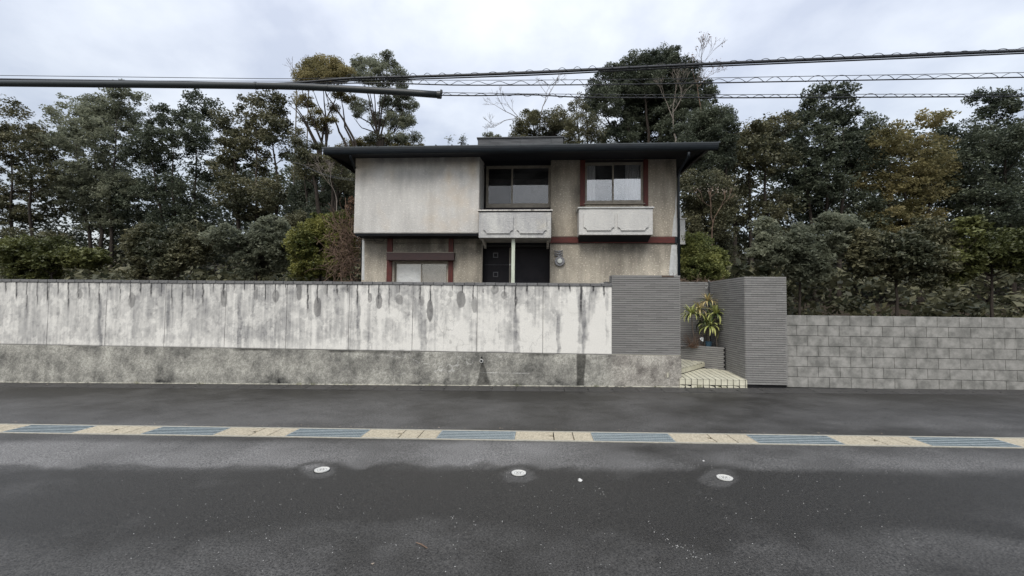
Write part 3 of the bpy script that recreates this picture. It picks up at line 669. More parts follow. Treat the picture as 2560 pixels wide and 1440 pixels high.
mb = MB(); C_ = Vector((SX - .002, BY - .002, 0)); mb.prism([tuple(A + ins + Vector((0, 0, .3))), tuple(B + ins + Vector((0, 0, .3))), (C_.x, B.y + ins.y, .3), (C_.x, C_.y, .3), (A.x + ins.x, C_.y, .3)], (0, 0, .42)); mb.build('earth', 'soil', PLT)

# entrance steps in cream tile
def clip(poly, n, d):
    out = []
    for i in range(len(poly)):
        a, b = poly[i], poly[(i + 1) % len(poly)]; da, db = a[0] * n[0] + a[1] * n[1] - d, b[0] * n[0] + b[1] * n[1] - d
        if da <= 0: out.append(a)
        if da * db < 0: t = da / (da - db); out.append((a[0] + (b[0] - a[0]) * t, a[1] + (b[1] - a[1]) * t))
    return out
def area(p): return abs(sum(p[i][0] * p[(i + 1) % len(p)][1] - p[(i + 1) % len(p)][0] * p[i][1] for i in range(len(p)))) / 2
ST = empty('entrance_steps', (3.4, 9.2, .1), 'two low cream tiled steps with dark joints leading into the alcove', 'steps')
T = .1135; YF = 8.70
z1f = lambda y: .238 + .060 * (y - YF)
z2f = lambda y: .385 + .055 * (y - 9.07)
e1 = Vector((2.885, 9.07)); e2 = Vector((3.675, 9.885)); ed = (e2 - e1).normalized(); en = (ed.y, -ed.x)   # points to the street side / right
ec = en[0] * e1.x + en[1] * e1.y
pn = (pun.y, -pun.x); pc = pn[0] * P0[0] + pn[1] * P0[1]     # street side of planter: dot > pc
def surf(zf, keepfn, x0, x1, y0, y1, name):
    gap = .009; y = y0
    r = 0
    while y < y1:
        yb = min(y + T * 2, y1); x = x0
        while x < x1:
            xb = min(x + T, x1); poly = [(x + gap, y + (gap if r else 0)), (xb - gap, y + (gap if r else 0)), (xb - gap, yb - gap), (x + gap, yb - gap)]
            poly = keepfn(poly)
            if len(poly) > 2 and area(poly) > .0008:
                n = len(poly); mb = MB(); mb.v = [(p[0], p[1], zf(p[1]) - .012) for p in poly] + [(p[0], p[1], zf(p[1])) for p in poly]
                mb.f = [tuple(range(n))[::-1], tuple(range(n, 2 * n))] + [(i, (i + 1) % n, n + (i + 1) % n, n + i) for i in range(n)]
                mb.build(name, 'cream_tile', ST)
            x += T
        y = yb; r += 1
SXE = SX - .004
def k1(p):
    p = clip(p, (-en[0], -en[1]), -ec + .0) if False else p
    p = clip(p, (-en[0], -en[1]), -(ec - .01)); p = clip(p, (-pn[0], -pn[1]), -(pc + .016)); return p
def k2(p):
    p = clip(p, en, ec + .012); p = clip(p, (-pn[0], -pn[1]), -(pc + .016)); return p
ox = at(1713, 950, YF)[0]; X0 = ox - T * 1
surf(z1f, k1, X0, SXE, YF - .012, 9.75, 'tread_tile'); surf(z2f, k2, ox - T * 8, SXE, 8.75 + .35, 10.54, 'tread_tile')
mb = MB(); mb.hexa([(2.80, YF + .002, 0), (SXE, YF + .002, 0), (SXE, 10.5, 0), (2.80, 10.5, 0), (2.80, YF + .002, z1f(YF) - .006), (SXE, YF + .002, z1f(YF) - .006), (SXE, 10.5, z1f(10.5) - .006), (2.80, 10.5, z1f(10.5) - .006)]); mb.build('landing_bed', 'tile_mortar', ST)
Q = [(2.0, 9.1), (e1.x, e1.y)] ; Q = [(2.1, 9.12), (2.0 + .9, 9.12), (e2.x, e2.y), (3.2, 10.26), (2.56, 10.5), (2.1, 10.5)]
Q = [(2.1, 9.12), (e1.x + .05, e1.y + .051), (e2.x - .002, e2.y - .002), (2.95, 10.48), (2.1, 10.48)]
mb = MB(); n = len(Q); mb.v = [(p[0], p[1], .1) for p in Q] + [(p[0], p[1], z2f(p[1]) - .006) for p in Q]; mb.f = [tuple(range(n))[::-1], tuple(range(n, 2 * n))] + [(i, (i + 1) % n, n + (i + 1) % n, n + i) for i in range(n)]
mb.build('step_bed', 'tile_mortar', ST)
# riser tiles of the landing (full course and the cut, half buried one) and of the step
x = X0
while x < SXE:
    xa, xb = x + .006, min(x + T - .006, SXE)
    if xb - xa > .02:
        zt = z1f(YF) - .016; mb = MB(); mb.box(xa, xb, YF - .012, YF + .001, zt - .098, zt); mb.build('riser_tile', 'cream_tile', ST)
        zl = zt - .108; zb = max(gz(x) + .01, zl - .07); lo = zb + random.uniform(0, .02)
        mb = MB(); c = random.choice([0, .02, .035]); d = random.choice([0, .015, .03])
        mb.prism([(xa, YF + .001, zl), (xa + c * .3, YF + .001, lo), (xb - d, YF + .001, zb + random.uniform(0, .02)), (xb, YF + .001, zl - d)], (0, -.012, 0)); mb.build('riser_tile', 'cream_tile', ST)
    x += T
L2 = (e2 - e1).length; s = -.55
while s < L2 - .02:
    a = e1 + ed * (s + .004); b = e1 + ed * (min(s + .0625, L2 - .004)); zt = z2f(a.y) - .018; zb = z1f(a.y) + .016; nv = Vector((en[0], en[1]))
    o0 = nv * .001; o1 = nv * .012
    mb = MB(); mb.hexa([(a.x + o1.x, a.y + o1.y, zb), (b.x + o1.x, b.y + o1.y, zb + (b.y - a.y) * .06), (b.x + o0.x, b.y + o0.y, zb), (a.x + o0.x, a.y + o0.y, zb), (a.x + o1.x, a.y + o1.y, zt), (b.x + o1.x, b.y + o1.y, zt + (b.y - a.y) * .055), (b.x + o0.x, b.y + o0.y, zt), (a.x + o0.x, a.y + o0.y, zt)])
    mb.build('riser_tile', 'cream_tile', ST); s += .0735

# neighbour's block wall further right
NW = empty('block_wall', (8, 8.85, 0), 'plain grey concrete block wall beyond the tiled side wall', 'wall')
for r in range(7):
    for c in range(20):
        x = 4.83 + .40 * c - (.2 if r % 2 else 0); xa = max(x, 4.815)
        mb = MB(); mb.box(xa, x + .392, 8.80, 8.95, .1 + .2 * r, .1 + .2 * r + .192); mb.build('block', 'block_wall', NW, bevel=.004)
mb = MB(); mb.box(4.815, 12.7, 8.81, 8.94, 0, 1.49); mb.build('core', 'curb_concrete', NW)

# ================================================================== HOUSE
FY = 12.0                                              # main front
HX0, HX1, GZ = -5.06, 3.745, 1.0
H = empty('house', (-.6, FY, GZ), 'two-storey grey and beige rendered house with a dark flat-edged roof and red timber trim', 'house')
FT = 5.72
bz0, bz1 = 3.382, 3.55
lw = (at(986, 600, FY)[0], at(1120, 600, FY)[0], GZ + .35, at(1050, 655, FY)[1])       # lower left window opening
por = (at(1206, 640, FY)[0], at(1375, 640, FY)[0], GZ - .01, at(1290, 609.5, FY)[1])     # porch opening
w2 = (at(1462, 450, FY)[0], at(1609, 450, FY)[0], at(1530, 510, FY)[1], at(1530, 402, FY)[1])
w1x = (at(1206, 450, FY)[0], at(1377, 450, FY)[0])
def tone_low(x, y, z):  # darker below the bay and balcony and beside the porch, lighter lower right
    px, py = pix(x, y, z); n = fbm(x * 3, z * 3, 7, 4); f = fbm(x * 9, z * 9, 8, 3)
    d = .30 * ss(.45, .7, fbm(x * 2, z * .6, 9, 4)) + .25 * (1 - ss(5, 24, np.abs(px - 1380))) * n * 1.4
    d += .45 * (1 - ss(598, 690, py + 25 * (n - .5))) * ss(.35, .6, n + .2) * (px < 1210)
    d += .28 * ss(1180, 1205, px) * (px < 1210) + .35 * (1 - ss(612, 640, py + 12 * (f - .5))) * (px > 1380) * ss(1460, 1500, px) * (1 - ss(1600, 1650, px)) * ss(.3, .6, f + .1)
    g = 1 - np.clip(d, 0, .7); lt = 1 + .30 * ss(1380, 1700, px) * ss(630, 690, py)
    return np.stack([g * lt, g * lt, g * lt * .985], -1)
def tone_up(x, y, z):  # darker towards the top of the wall, fading downward
    px, py = pix(x, y, z); n = fbm(x * 3, z * 3, 17, 4); f = fbm(x * 9, z * 9, 18, 3)
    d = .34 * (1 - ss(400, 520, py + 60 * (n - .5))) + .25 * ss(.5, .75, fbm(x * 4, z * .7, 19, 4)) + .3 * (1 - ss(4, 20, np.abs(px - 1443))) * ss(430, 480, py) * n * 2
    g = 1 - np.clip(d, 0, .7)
    return np.stack([g, g * .985, g * .96], -1)
def st_box(x, y, z):
    px, py = pix(x, y, z); n = fbm(x * 2, z * 2, 27, 4); f = fbm(x * 8, z * 8, 28, 4); v = fbm(x * 6, z * .8, 29, 4)
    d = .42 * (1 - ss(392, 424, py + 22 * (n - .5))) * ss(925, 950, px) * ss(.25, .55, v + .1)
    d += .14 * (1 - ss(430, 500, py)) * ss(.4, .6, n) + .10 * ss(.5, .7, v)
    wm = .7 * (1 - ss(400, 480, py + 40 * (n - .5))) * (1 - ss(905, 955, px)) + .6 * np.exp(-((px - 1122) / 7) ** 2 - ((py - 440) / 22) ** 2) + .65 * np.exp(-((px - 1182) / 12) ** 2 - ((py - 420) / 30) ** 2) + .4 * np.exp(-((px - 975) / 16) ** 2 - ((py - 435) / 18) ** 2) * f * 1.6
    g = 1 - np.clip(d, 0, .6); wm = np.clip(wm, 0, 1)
    return np.stack([g * (1 + .02 * wm), g * (1 - .10 * wm), g * (1 - .27 * wm)], -1)
# lower front, in two runs, then upper front pieces
pierced(HX0, por[0], GZ - .01, bz0 - .003, FY, FY + .16, [lw], 'lower_wall', 'beige_stucco', H, tone_low, .05)
pierced(por[1], HX1, GZ - .01, bz0 - .003, FY, FY + .16, [], 'lower_wall', 'beige_stucco', H, tone_low, .05)
pierced(HX0, por[0] - .02, bz0 - .001, bz1 - .001, FY, FY + .16, [], 'upper_band', 'beige_stucco', H, tone_low, .08)
pierced(w1x[1], HX1, bz1 + .002, FT + .12, FY, FY + .16, [w2], 'upper_wall', 'beige_stucco', H, tone_up, .05)
# closed shell behind (side, back walls, floors) keeps the rooms dark
def plain(name, m, *b):
    mb = MB(); mb.box(*b); o = mb.build(name, m, H); whole(o.data); return o
plain('side_wall', 'beige_stucco', HX1 - .15, HX1, FY + .162, 20, GZ - .01, 5.95)
plain('side_wall', 'beige_stucco', HX0, HX0 + .15, FY + .162, 20, GZ - .01, 5.95)
plain('back_wall', 'beige_stucco', HX0 + .151, HX1 - .151, 19.85, 20, GZ - .01, 5.95)
plain('upper_floor', 'room_dark', HX0 + .152, HX1 - .152, FY + .17, 19.84, 3.30, 3.54)
plain('partition', 'room_dark', HX0 + .152, HX1 - .152, 15.4, 15.5, GZ, 5.95)
# upper left box, one storey high, standing proud of the lower wall
BX0, BX1, BYF = at(887, 490, 11.4)[0], at(1198, 490, 11.4)[0], 11.4
BZ0, BZ1 = 3.555, 5.70
pierced(BX0, BX1, BZ0, BZ1, BYF, BYF + .15, [], 'bay_wall', 'grey_stucco', H, st_box, .04)
plain('bay_side', 'grey_stucco', BX1 - .15, BX1 - .001, BYF + .152, 12.44, BZ0, BZ1 + .1)
plain('bay_side', 'grey_stucco', BX0 + .001, BX0 + .15, BYF + .152, FY + .2, BZ0, BZ1 + .1)
mb = MB(); mb.box(BX0 + .02, BX1 - .02, BYF + .03, FY - .002, BZ0 - .05, BZ0 - .002); mb.build('bay_soffit', 'soffit_paint', H)
# timbers
def beam(name, m, *b, bev=.006): mb = MB(); mb.box(*b); return mb.build(name, m, H, bevel=bev)
beam('floor_beam', 'red_timber', at(1380, 600, FY)[0] - .08, HX1 - .06, FY - .045, FY + .12, bz0, bz1)
beam('beam_end_cap', 'gutter_metal', HX1 - .058, HX1 + .03, FY - .05, FY + .12, bz0 - .005, bz1 + .005)
for a, b in ((1450, 1462.5), (1608.5, 1620)):
    x0, x1 = at(a, 460, FY)[0], at(b, 460, FY)[0]; beam('window_post', 'red_timber_v', x0, x1, FY - .03, FY + .05, 4.42, FT - .01)
beam('window_head', 'dark_timber', at(1462.5, 450, FY)[0], at(1608.5, 450, FY)[0], FY - .01, FY + .05, w2[3] - .03, FT - .01)
for a, b in ((969, 982), (1122, 1134)):
    x0, x1 = at(a, 620, FY)[0], at(b, 620, FY)[0]; beam('wall_post', 'red_timber_v', x0, x1, FY - .05, FY + .05, GZ, BZ0 - .052)
sx0, sx1, sz0, sz1 = at(966, 640, FY - .22)[0], at(1135, 640, FY - .22)[0], at(1050, 650.5, FY - .22)[1], at(1050, 631.5, FY - .22)[1]
o = beam('shutter_box', 'brown_timber', sx0, sx1, FY - .22, FY - .052, sz0, sz1)
mb = MB(); mb.box(sx0 - .01, sx1 + .01, FY - .23, FY - .052, sz1 + .001, sz1 + .012); mb.build('drip_edge', 'bronze_frame', o)
# windows
def window(name, x0, x1, z0, z1, y, mx_, pane_mats, fm='bronze_frame', fw=.045, bottom=.07, label=None, leaf=.5):
    f = MB(); f.box(x0, x1, y, y + .09, z0, z0 + fw * .7); f.box(x0, x1, y, y + .09, z1 - fw * .7, z1); f.box(x0, x0 + fw * .6, y + .001, y + .089, z0 + fw * .7, z1 - fw * .7); f.box(x1 - fw * .6, x1, y + .001, y + .089, z0 + fw * .7, z1 - fw * .7)
    fr = f.build(name, fm, H, bevel=.003)
    if label: fr['label'] = label
    spans = ((x0 + fw * .6, mx_ + fw * .5, y + .052), (mx_ - fw * .5, x1 - fw * .6, y + .018))
    for i, (a, b, yy) in enumerate(spans):
        s = MB(); zb, zt = z0 + fw * .7 + .001, z1 - fw * .7 - .001
        s.box(a, b, yy, yy + .028, zb, zb + bottom); s.box(a, b, yy, yy + .028, zt - fw, zt); s.box(a, a + fw, yy + .0005, yy + .0275, zb + bottom, zt - fw); s.box(b - fw, b, yy + .0005, yy + .0275, zb + bottom, zt - fw)
        s.build('sash', fm, fr, bevel=.002)
        g = MB(); g.box(a + fw, b - fw, yy + .011, yy + .017, zb + bottom, zt - fw); g.build('pane', pane_mats[i], fr)
    return fr
WY1 = 12.32
a = at(1215, 465, WY1)[0]; b = at(1376.5, 465, WY1)[0]; z0 = at(1300, 519, WY1)[1]; z1 = at(1300, 414, WY1)[1]
win1 = window('window', a, b, z0, z1, WY1, at(1280, 465, WY1)[0], ('glass_dull', 'glass_mid'), fw=.042, bottom=.10)
plain('window_lintel', 'soffit_paint', BX1, b + .05, WY1 - .02, WY1 + .12, z1 + .001, 5.98)
mb = MB(); mb.box(b + .001, b + .07, FY + .162, WY1 + .12, 4.2, z1 + .15); mb.build('window_jamb', 'bronze_frame', H)
mb = MB(); mb.box(BX1, b, WY1 + .005, WY1 + .12, 4.2, z0 - .001); mb.build('window_apron', 'dark_timber', H)
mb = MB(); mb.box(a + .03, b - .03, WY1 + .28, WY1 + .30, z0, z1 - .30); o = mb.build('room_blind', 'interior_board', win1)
win2 = window('window', w2[0] + .004, w2[1] - .004, w2[2] + .012, w2[3] - .035, FY + .02, (w2[0] + w2[1]) / 2 - .02, ('glass_curtained', 'glass_bright'), fw=.04, bottom=.075)
mb = MB(); mb.box(w2[0] - .03, w2[1] + .03, FY - .05, FY + .05, w2[2] - .012, w2[2] + .011); mb.build('sill', 'bronze_frame', win2, bevel=.002)
def drape(x0, x1, z0, z1, y, amp, lam, parent, m, seed=0):
    n = int((x1 - x0) / .008); X, Z = np.meshgrid(np.linspace(x0, x1, n + 1), np.linspace(z0, z1, 13), indexing='ij')
    ph = (X - x0) / lam * 2 * math.pi + 1.6 * np.sin((X - x0) * 9 + seed) + .25 * np.sin(Z * 4 + X * 6)
    Yy = y + amp * np.sin(ph) * (1 - .25 * (Z - z0) / (z1 - z0)); V = np.stack([X, Yy, Z], -1).reshape(-1, 3); k = 13
    i, j = np.meshgrid(np.arange(n), np.arange(k - 1), indexing='ij'); a = (i * k + j).ravel()
    return npmesh('curtain', V, np.stack([a, a + k, a + k + 1, a + 1], -1), m, parent, smooth=True)
drape(w2[0] + .03, at(1488, 460, FY + .2)[0], w2[2] + .03, w2[3] - .04, FY + .21, .022, .075, win2, 'curtain', 1)
drape(at(1563, 460, FY + .2)[0], w2[1] - .02, w2[2] + .03, w2[3] - .04, FY + .21, .025, .07, win2, 'curtain', 4)
win3 = window('window', lw[0] + .004, lw[1] - .004, lw[2], lw[3], FY + .04, at(1053, 680, FY + .04)[0], ('glass_screen', 'glass_screen'), fw=.028, bottom=.05)
a = at(1053, 680, FY + .12)[0]
mb = MB(); mb.box(lw[0] + .01, a, FY + .135, FY + .139, lw[2] + .02, lw[3] - .02); mb.build('paper_sheet', 'paper_white', win3)['label'] = 'white crinkled paper sheet behind the left pane'
mb = MB(); mb.box(a + .004, lw[1] - .01, FY + .135, FY + .139, lw[2] + .02, lw[3] - .02); mb.build('paper_sheet', 'paper_grey', win3)['label'] = 'grey creased sheet behind the right pane'
# porch: soffit, recessed door, side panel
PD = 12.42
plain('porch_ceiling', 'soffit_paint', por[0] + .002, por[1] - .002, FY - .01, PD + .1, por[3], bz1 + .02)
mb = MB(); mb.box(por[0] - .02, por[0] + .0, FY - .012, FY + .02, GZ, por[3]); mb.box(por[1] - .0, por[1] + .022, FY - .012, FY + .02, GZ, por[3]); mb.build('porch_edge', 'bronze_frame', H)
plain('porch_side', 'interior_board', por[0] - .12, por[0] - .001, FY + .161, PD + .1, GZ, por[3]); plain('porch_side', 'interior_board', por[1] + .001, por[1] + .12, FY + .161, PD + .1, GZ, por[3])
dx0, dx1 = por[0] + .002, at(1273, 660, PD)[0]
D = MB(); D.box(dx0, dx1, PD, PD + .05, GZ, por[3] - .01); door = D.build('front_door', 'door_metal', H)
zj = at(1240, 662, PD)[1]; mb = MB(); mb.box(dx0 + .01, dx1 - .01, PD - .005, PD - .0005, zj - .004, zj + .004); mb.build('seam', 'steel_trim', door)
for py in (638, 686, 734):
    cx, cz = at(1239, py, PD); r = .072; w = .022; mb = MB(); mb.box(cx - r, cx + r, PD - .018, PD - .001, cz - r, cz - r + w); mb.box(cx - r, cx + r, PD - .018, PD - .001, cz + r - w, cz + r); mb.box(cx - r, cx - r + w, PD - .018, PD - .001, cz - r + w, cz + r - w); mb.box(cx + r - w, cx + r, PD - .018, PD - .001, cz - r + w, cz + r - w)
    mb.build('square_inset', 'steel_trim', door)
mb = MB(); hx0 = at(1275, 660, PD - .05)[0]; mb.box(hx0 - .022, hx0 + .022, PD - .06, PD - .001, GZ, por[3] - .02); mb.build('pull_bar', 'bronze_frame', door)
mb = MB(); mb.box(hx0 - .02, hx0 + .02, PD - .075, PD - .061, zj - .02, zj + .02); mb.build('lock', 'disc_metal', door)
mb = MB(); mb.box(hx0 + .03, por[1] - .002, PD + .02, PD + .06, GZ, por[3] - .01); mb.build('porch_panel', 'door_metal', H)
mb = MB(); xx = at(1283, 650, 11.3)[0]; mb.box(xx - .045, xx + .045, 11.25, 11.34, GZ, at(1283, 596, 11.3)[1] + .02); mb.build('porch_post', 'post_paint', H, bevel=.006)
# planter balconies
def notched(x0, x1, z0, z1, r, y, n=6):
    P = []
    for cx, cz, a0 in ((x0, z0, 90), (x1, z0, 180), (x1, z1, 270), (x0, z1, 0)):
        for i in range(n + 1): a = R_(a0 - 90 * i / n); P.append((cx + r * math.cos(a), y, cz + r * math.sin(a)))
    return P
def balcony(x0, x1, y0, y1, z0, z1, capm, label, sm='planter_stucco'):
    mb = MB(); t = .07
    i = .0
    mb.box(x0, x1, y0, y0 + t, z0, z1); mb.box(x0, x0 + t, y0 + t, y1 - .002, z0, z1); mb.box(x1 - t, x1, y0 + t, y1 - .002, z0, z1); mb.box(x0 + t, x1 - t, y0 + t, y1 - .002, z0, z0 + .06)
    root = mb.build('balcony', sm, H, bevel=.008); whole(root.data); root['label'] = label
    w = (x1 - x0); m = .10; mid = (x0 + x1) / 2; zt, zb = z1 - .05, z0 + .11
    for a, b in ((x0 + .12, mid - .045), (mid + .045, x1 - .12)):
        mb = MB(); mb.prism(notched(a, b, zb, zt, .085, y0 - .0005), (0, -.032, 0)); o = mb.build('raised_panel', sm, root, bevel=.003); whole(o.data)
    mb = MB(); c = .035; mb.box(x0 - c, x1 + c, y0 - c, y0 + t + .02, z1 + .001, z1 + .035); mb.box(x0 - c, x0 + t + .02, y0 + t + .02, y1 - .002, z1 + .001, z1 + .035); mb.box(x1 - t - .02, x1 + c, y0 + t + .02, y1 - .002, z1 + .001, z1 + .035)
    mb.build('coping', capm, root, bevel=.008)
    if sm != 'planter_stucco': mb = MB(); mb.box(x0 - .012, x1 + .012, y0 - .012, y0 - .0008, z1 - .022, z1 - .0005); mb.build('shade_strip', 'tile_mortar', root)  # near-black strip added below the coping in place of its shadow
    return root
b1 = (at(1197, 560, 11.12)[0], at(1378, 560, 11.12)[0], 11.12, FY - .003, at(1285, 594.5, 11.12)[1], at(1285, 528, 11.12)[1])
balcony(*b1, 'cap_cement', 'stained planter balcony above the porch with a dark shade strip painted under its coping', 'stained_stucco')
mb = MB()
for x in (b1[0] + .04, b1[1] - .10): mb.prism([(x, FY - .003, b1[4] - .002), (x, 11.35, b1[4] - .002), (x, FY - .003, b1[4] - .17)], (.06, 0, 0))
mb.build('bracket', 'cap_cement', H)
b2 = (at(1447.5, 550, 11.5)[0], at(1632, 550, 11.5)[0], 11.5, FY - .003, at(1540, 587, 11.5)[1], at(1540, 521, 11.5)[1])
balcony(*b2, 'patch_cement', 'clean pale planter balcony under the curtained upper window')
mb = MB(); mb.prism([(b2[0] + .02, FY - .05, b2[4] - .001), (b2[0] + .02, 11.58, b2[4] - .001), (b2[0] + .02, FY - .05, b2[4] - .12)], (b2[1] - b2[0] - .04, 0, 0)); mb.build('balcony_underside', 'soffit_paint', H)
# side balcony on the right flank
sbz0, sbz1 = at(1705, 611, 12.6)[1], at(1705, 548, 12.6)[1]
mb = MB(); mb.box(HX1 + .001, at(1713, 560, 12.6)[0], 12.6, 14.4, sbz0, sbz1); sb = mb.build('side_balcony', 'planter_stucco', H, bevel=.008); whole(sb.data)
mb = MB(); mb.box(HX1 + .001, at(1716, 560, 12.6)[0], 12.57, 14.43, sbz1 + .001, sbz1 + .03); mb.build('coping', 'cap_cement', sb)
mb = MB(); x_ = at(1700.5, 530, 12.7)[0]; mb.box(x_ - .022, x_ + .022, 12.68, 12.72, sbz1 + .03, at(1700, 522, 12.7)[1]); mb.build('rail_post', 'pvc_white', sb)
# white repair patches at the right corner
def patch(pts): mb = MB(); mb.prism([(at(p, q, FY - .004)[0], FY - .0005, at(p, q, FY - .004)[1]) for p, q in pts], (0, -.004, 0)); mb.build('render_patch', 'patch_cement', H)
patch([(1692.5, 611), (1695, 700), (1671, 700), (1674, 665), (1676, 640), (1679, 612)])
patch([(1691, 470), (1692, 591), (1680, 591), (1682, 568), (1684, 545), (1688, 530), (1688.5, 500)])
patch([(905.5, 600), (911, 600), (911, 700), (904, 700)])
# wall lamp
lx, lz = at(1399, 653.5, FY)
mb = MB(); mb.disc((lx, lz), .138, FY - .07, FY - .001, 36); lamp = mb.build('wall_lamp', 'lamp_metal', H, bevel=.012)
mb = MB(); mb.disc((lx, lz), .068, FY - .105, FY - .0705, 28); mb.build('lens', 'lamp_glass', lamp, bevel=.015)
for i, py in enumerate((627.5, 633, 638)):
    p = [at(1386 + t, py + dz, FY - .04) for t, dz in ((0, -.6), (5, .6), (11, 1.3), (16, .8), (21, -1.2))]
    mb = MB(); mb.tube([(a, FY - .04, b) for a, b in p], .017, 6); mb.build('wavy_bar', 'lamp_metal', lamp, smooth=True)
mb = MB(); x_, z_ = at(1399, 633, FY); mb.box(x_ - .03, x_ + .03, FY - .03, FY - .001, lz + .12, at(1399, 626, FY)[1]); mb.build('stem', 'lamp_metal', lamp)
# roof, gutter, soffit
GY = 10.8; gx0, gx1 = -5.66, 4.40; gzt, gzb = 5.70, 5.535
mb = MB(); n = 10; ring = []
cy, cz, rr = GY + .085, gzt - .005, .10
prof = [(cy + rr * math.cos(a) * .95, cz + rr * 1.55 * math.sin(a)) for a in [R_(180 + 180 * i / n) for i in range(n + 1)]]
prof = [(prof[0][0], gzt)] + prof + [(prof[-1][0], gzt)]
k = len(prof)
for x in (gx0, -2.2, 1.3, gx1): mb.v += [(x, p[0], p[1]) for p in prof]
for s_ in range(3):
    for i in range(k - 1): q = s_ * k + i; mb.f.append((q, q + 1, q + k + 1, q + k))
mb.f.append(tuple(range(k))[::-1]); mb.f.append(tuple(range(3 * k, 4 * k)))
gut = mb.build('gutter', 'gutter_metal', H, smooth=False); sm = gut.modifiers.new('solid', 'SOLIDIFY'); sm.thickness = .004
mb = MB()
for x in np.arange(gx0 + .2, gx1, .62): mb.box(x, x + .02, GY - .018, GY + .2, gzt + .001, gzt + .006)
mb.build('gutter_straps', 'gutter_metal', gut, kind='stuff')
RX0, RX1, RYB = -5.70, 4.45, 21.0
def roofz(y): return 5.72 + .085 * (y - GY)
mb = MB()
mb.hexa([(RX0, GY + .03, roofz(GY) - .005), (RX1, GY + .03, roofz(GY) - .005), (RX1, RYB, roofz(RYB) - .005), (RX0, RYB, roofz(RYB) - .005), (RX0, GY + .03, roofz(GY) + .02), (RX1, GY + .03, roofz(GY) + .02), (RX1, RYB, roofz(RYB) + .02), (RX0, RYB, roofz(RYB) + .02)])
rf = mb.build('roof', 'roof_metal', H)
mb = MB()
for x in np.arange(RX0 + .05, RX1, .42): mb.hexa([(x, GY + .04, roofz(GY) + .021), (x + .025, GY + .04, roofz(GY) + .021), (x + .025, RYB, roofz(RYB) + .021), (x, RYB, roofz(RYB) + .021), (x, GY + .04, roofz(GY) + .05), (x + .025, GY + .04, roofz(GY) + .05), (x + .025, RYB, roofz(RYB) + .05), (x, RYB, roofz(RYB) + .05)])
mb.build('roof_ribs', 'roof_metal', rf, kind='stuff')
# soffit slopes up to the wall head
mb = MB()
def sf(y): return 5.555 + (FT - 5.555) * (y - (GY + .14)) / (FY - GY - .14)
ya, yb = GY + .16, FY - .003
mb.hexa([(RX0 + .10, ya, sf(ya)), (RX1 - .32, ya, sf(ya)), (RX1 - .32, yb, sf(yb)), (RX0 + .10, yb, sf(yb)), (RX0 + .10, ya, sf(ya) + .03), (RX1 - .32, ya, sf(ya) + .03), (RX1 - .32, yb, sf(yb) + .03), (RX0 + .10, yb, sf(yb) + .03)])
so_ = mb.build('soffit', 'soffit_paint', H)
mb = MB(); mb.box(RX0 + .10, HX0 - .002, FY, RYB - .1, FT, FT + .03); mb.box(HX1 + .002, RX1 - .32, FY, RYB - .1, FT, FT + .03); mb.box(BX1, w1x[1] + .001, FY, WY1 - .02, FT + .03, FT + .06); mb.build('side_soffit', 'soffit_paint', H)
mb = MB(); mb.hexa([(RX1 - .32, ya, sf(ya)), (RX1 - .31, ya, sf(ya)), (RX1 - .31, RYB, FT), (RX1 - .32, RYB, FT), (RX1 - .05, ya, roofz(ya) - .006), (RX1 - .04, ya, roofz(ya) - .006), (RX1 - .04, RYB, roofz(RYB) - .006), (RX1 - .05, RYB, roofz(RYB) - .006)]); mb.build('bargeboard', 'dark_timber', H); mb = MB(); mb.hexa([(RX0 + .09, ya, sf(ya)), (RX0 + .10, ya, sf(ya)), (RX0 + .10, RYB, FT), (RX0 + .09, RYB, FT), (RX0 + .02, ya, roofz(ya) - .006), (RX0 + .03, ya, roofz(ya) - .006), (RX0 + .03, RYB, roofz(RYB) - .006), (RX0 + .02, RYB, roofz(RYB) - .006)]); mb.build('bargeboard', 'dark_timber', H)
# down pipes
mb = MB(); p0 = at(1722, 380, 10.9); p1 = at(1696, 432, 11.93)
mb.tube([(p0[0], 10.9, p0[1]), (p0[0], 10.92, p0[1] - .10), (p1[0] + .01, 11.9, p1[1] + .03), (p1[0], 11.93, p1[1] - .1), (p1[0] - .003, 11.93, GZ)], .036, 10); mb.build('down_pipe', 'gutter_metal', H, smooth=True)
mb = MB(); p0 = at(876, 385, 10.9); p1 = at(886, 412, 11.6); mb.tube([(p0[0], 10.9, p0[1]), (p0[0], 10.92, p0[1] - .07), (HX0 - .04, 11.55, 5.32), (HX0 - .045, 12.1, 5.25), (HX0 - .045, 12.15, GZ)], .034, 10); mb.build('down_pipe', 'gutter_metal', H, smooth=True)
# long low box on the roof
y_ = 12.6; a, b = at(1194.5, 352, y_)[0], at(1408, 352, y_)[0]; zt = at(1300, 342.5, y_)[1]; zb = roofz(y_)
mb = MB(); mb.box(a, b, y_, y_ + 1.0, zb - .02, zt - .03); rb = mb.build('roof_box', 'roof_box_clad', H)
mb = MB(); mb.box(a - .03, b + .03, y_ - .03, y_ + 1.03, zt - .029, zt); mb.build('cap_flashing', 'roof_box_clad', rb)
for t in (.14, .5, .86):
    mb = MB(); xx = a + (b - a) * t; mb.box(xx - .006, xx + .006, y_ - .012, y_ - .001, zb, zt - .03); mb.build('seam', 'roof_metal', rb)
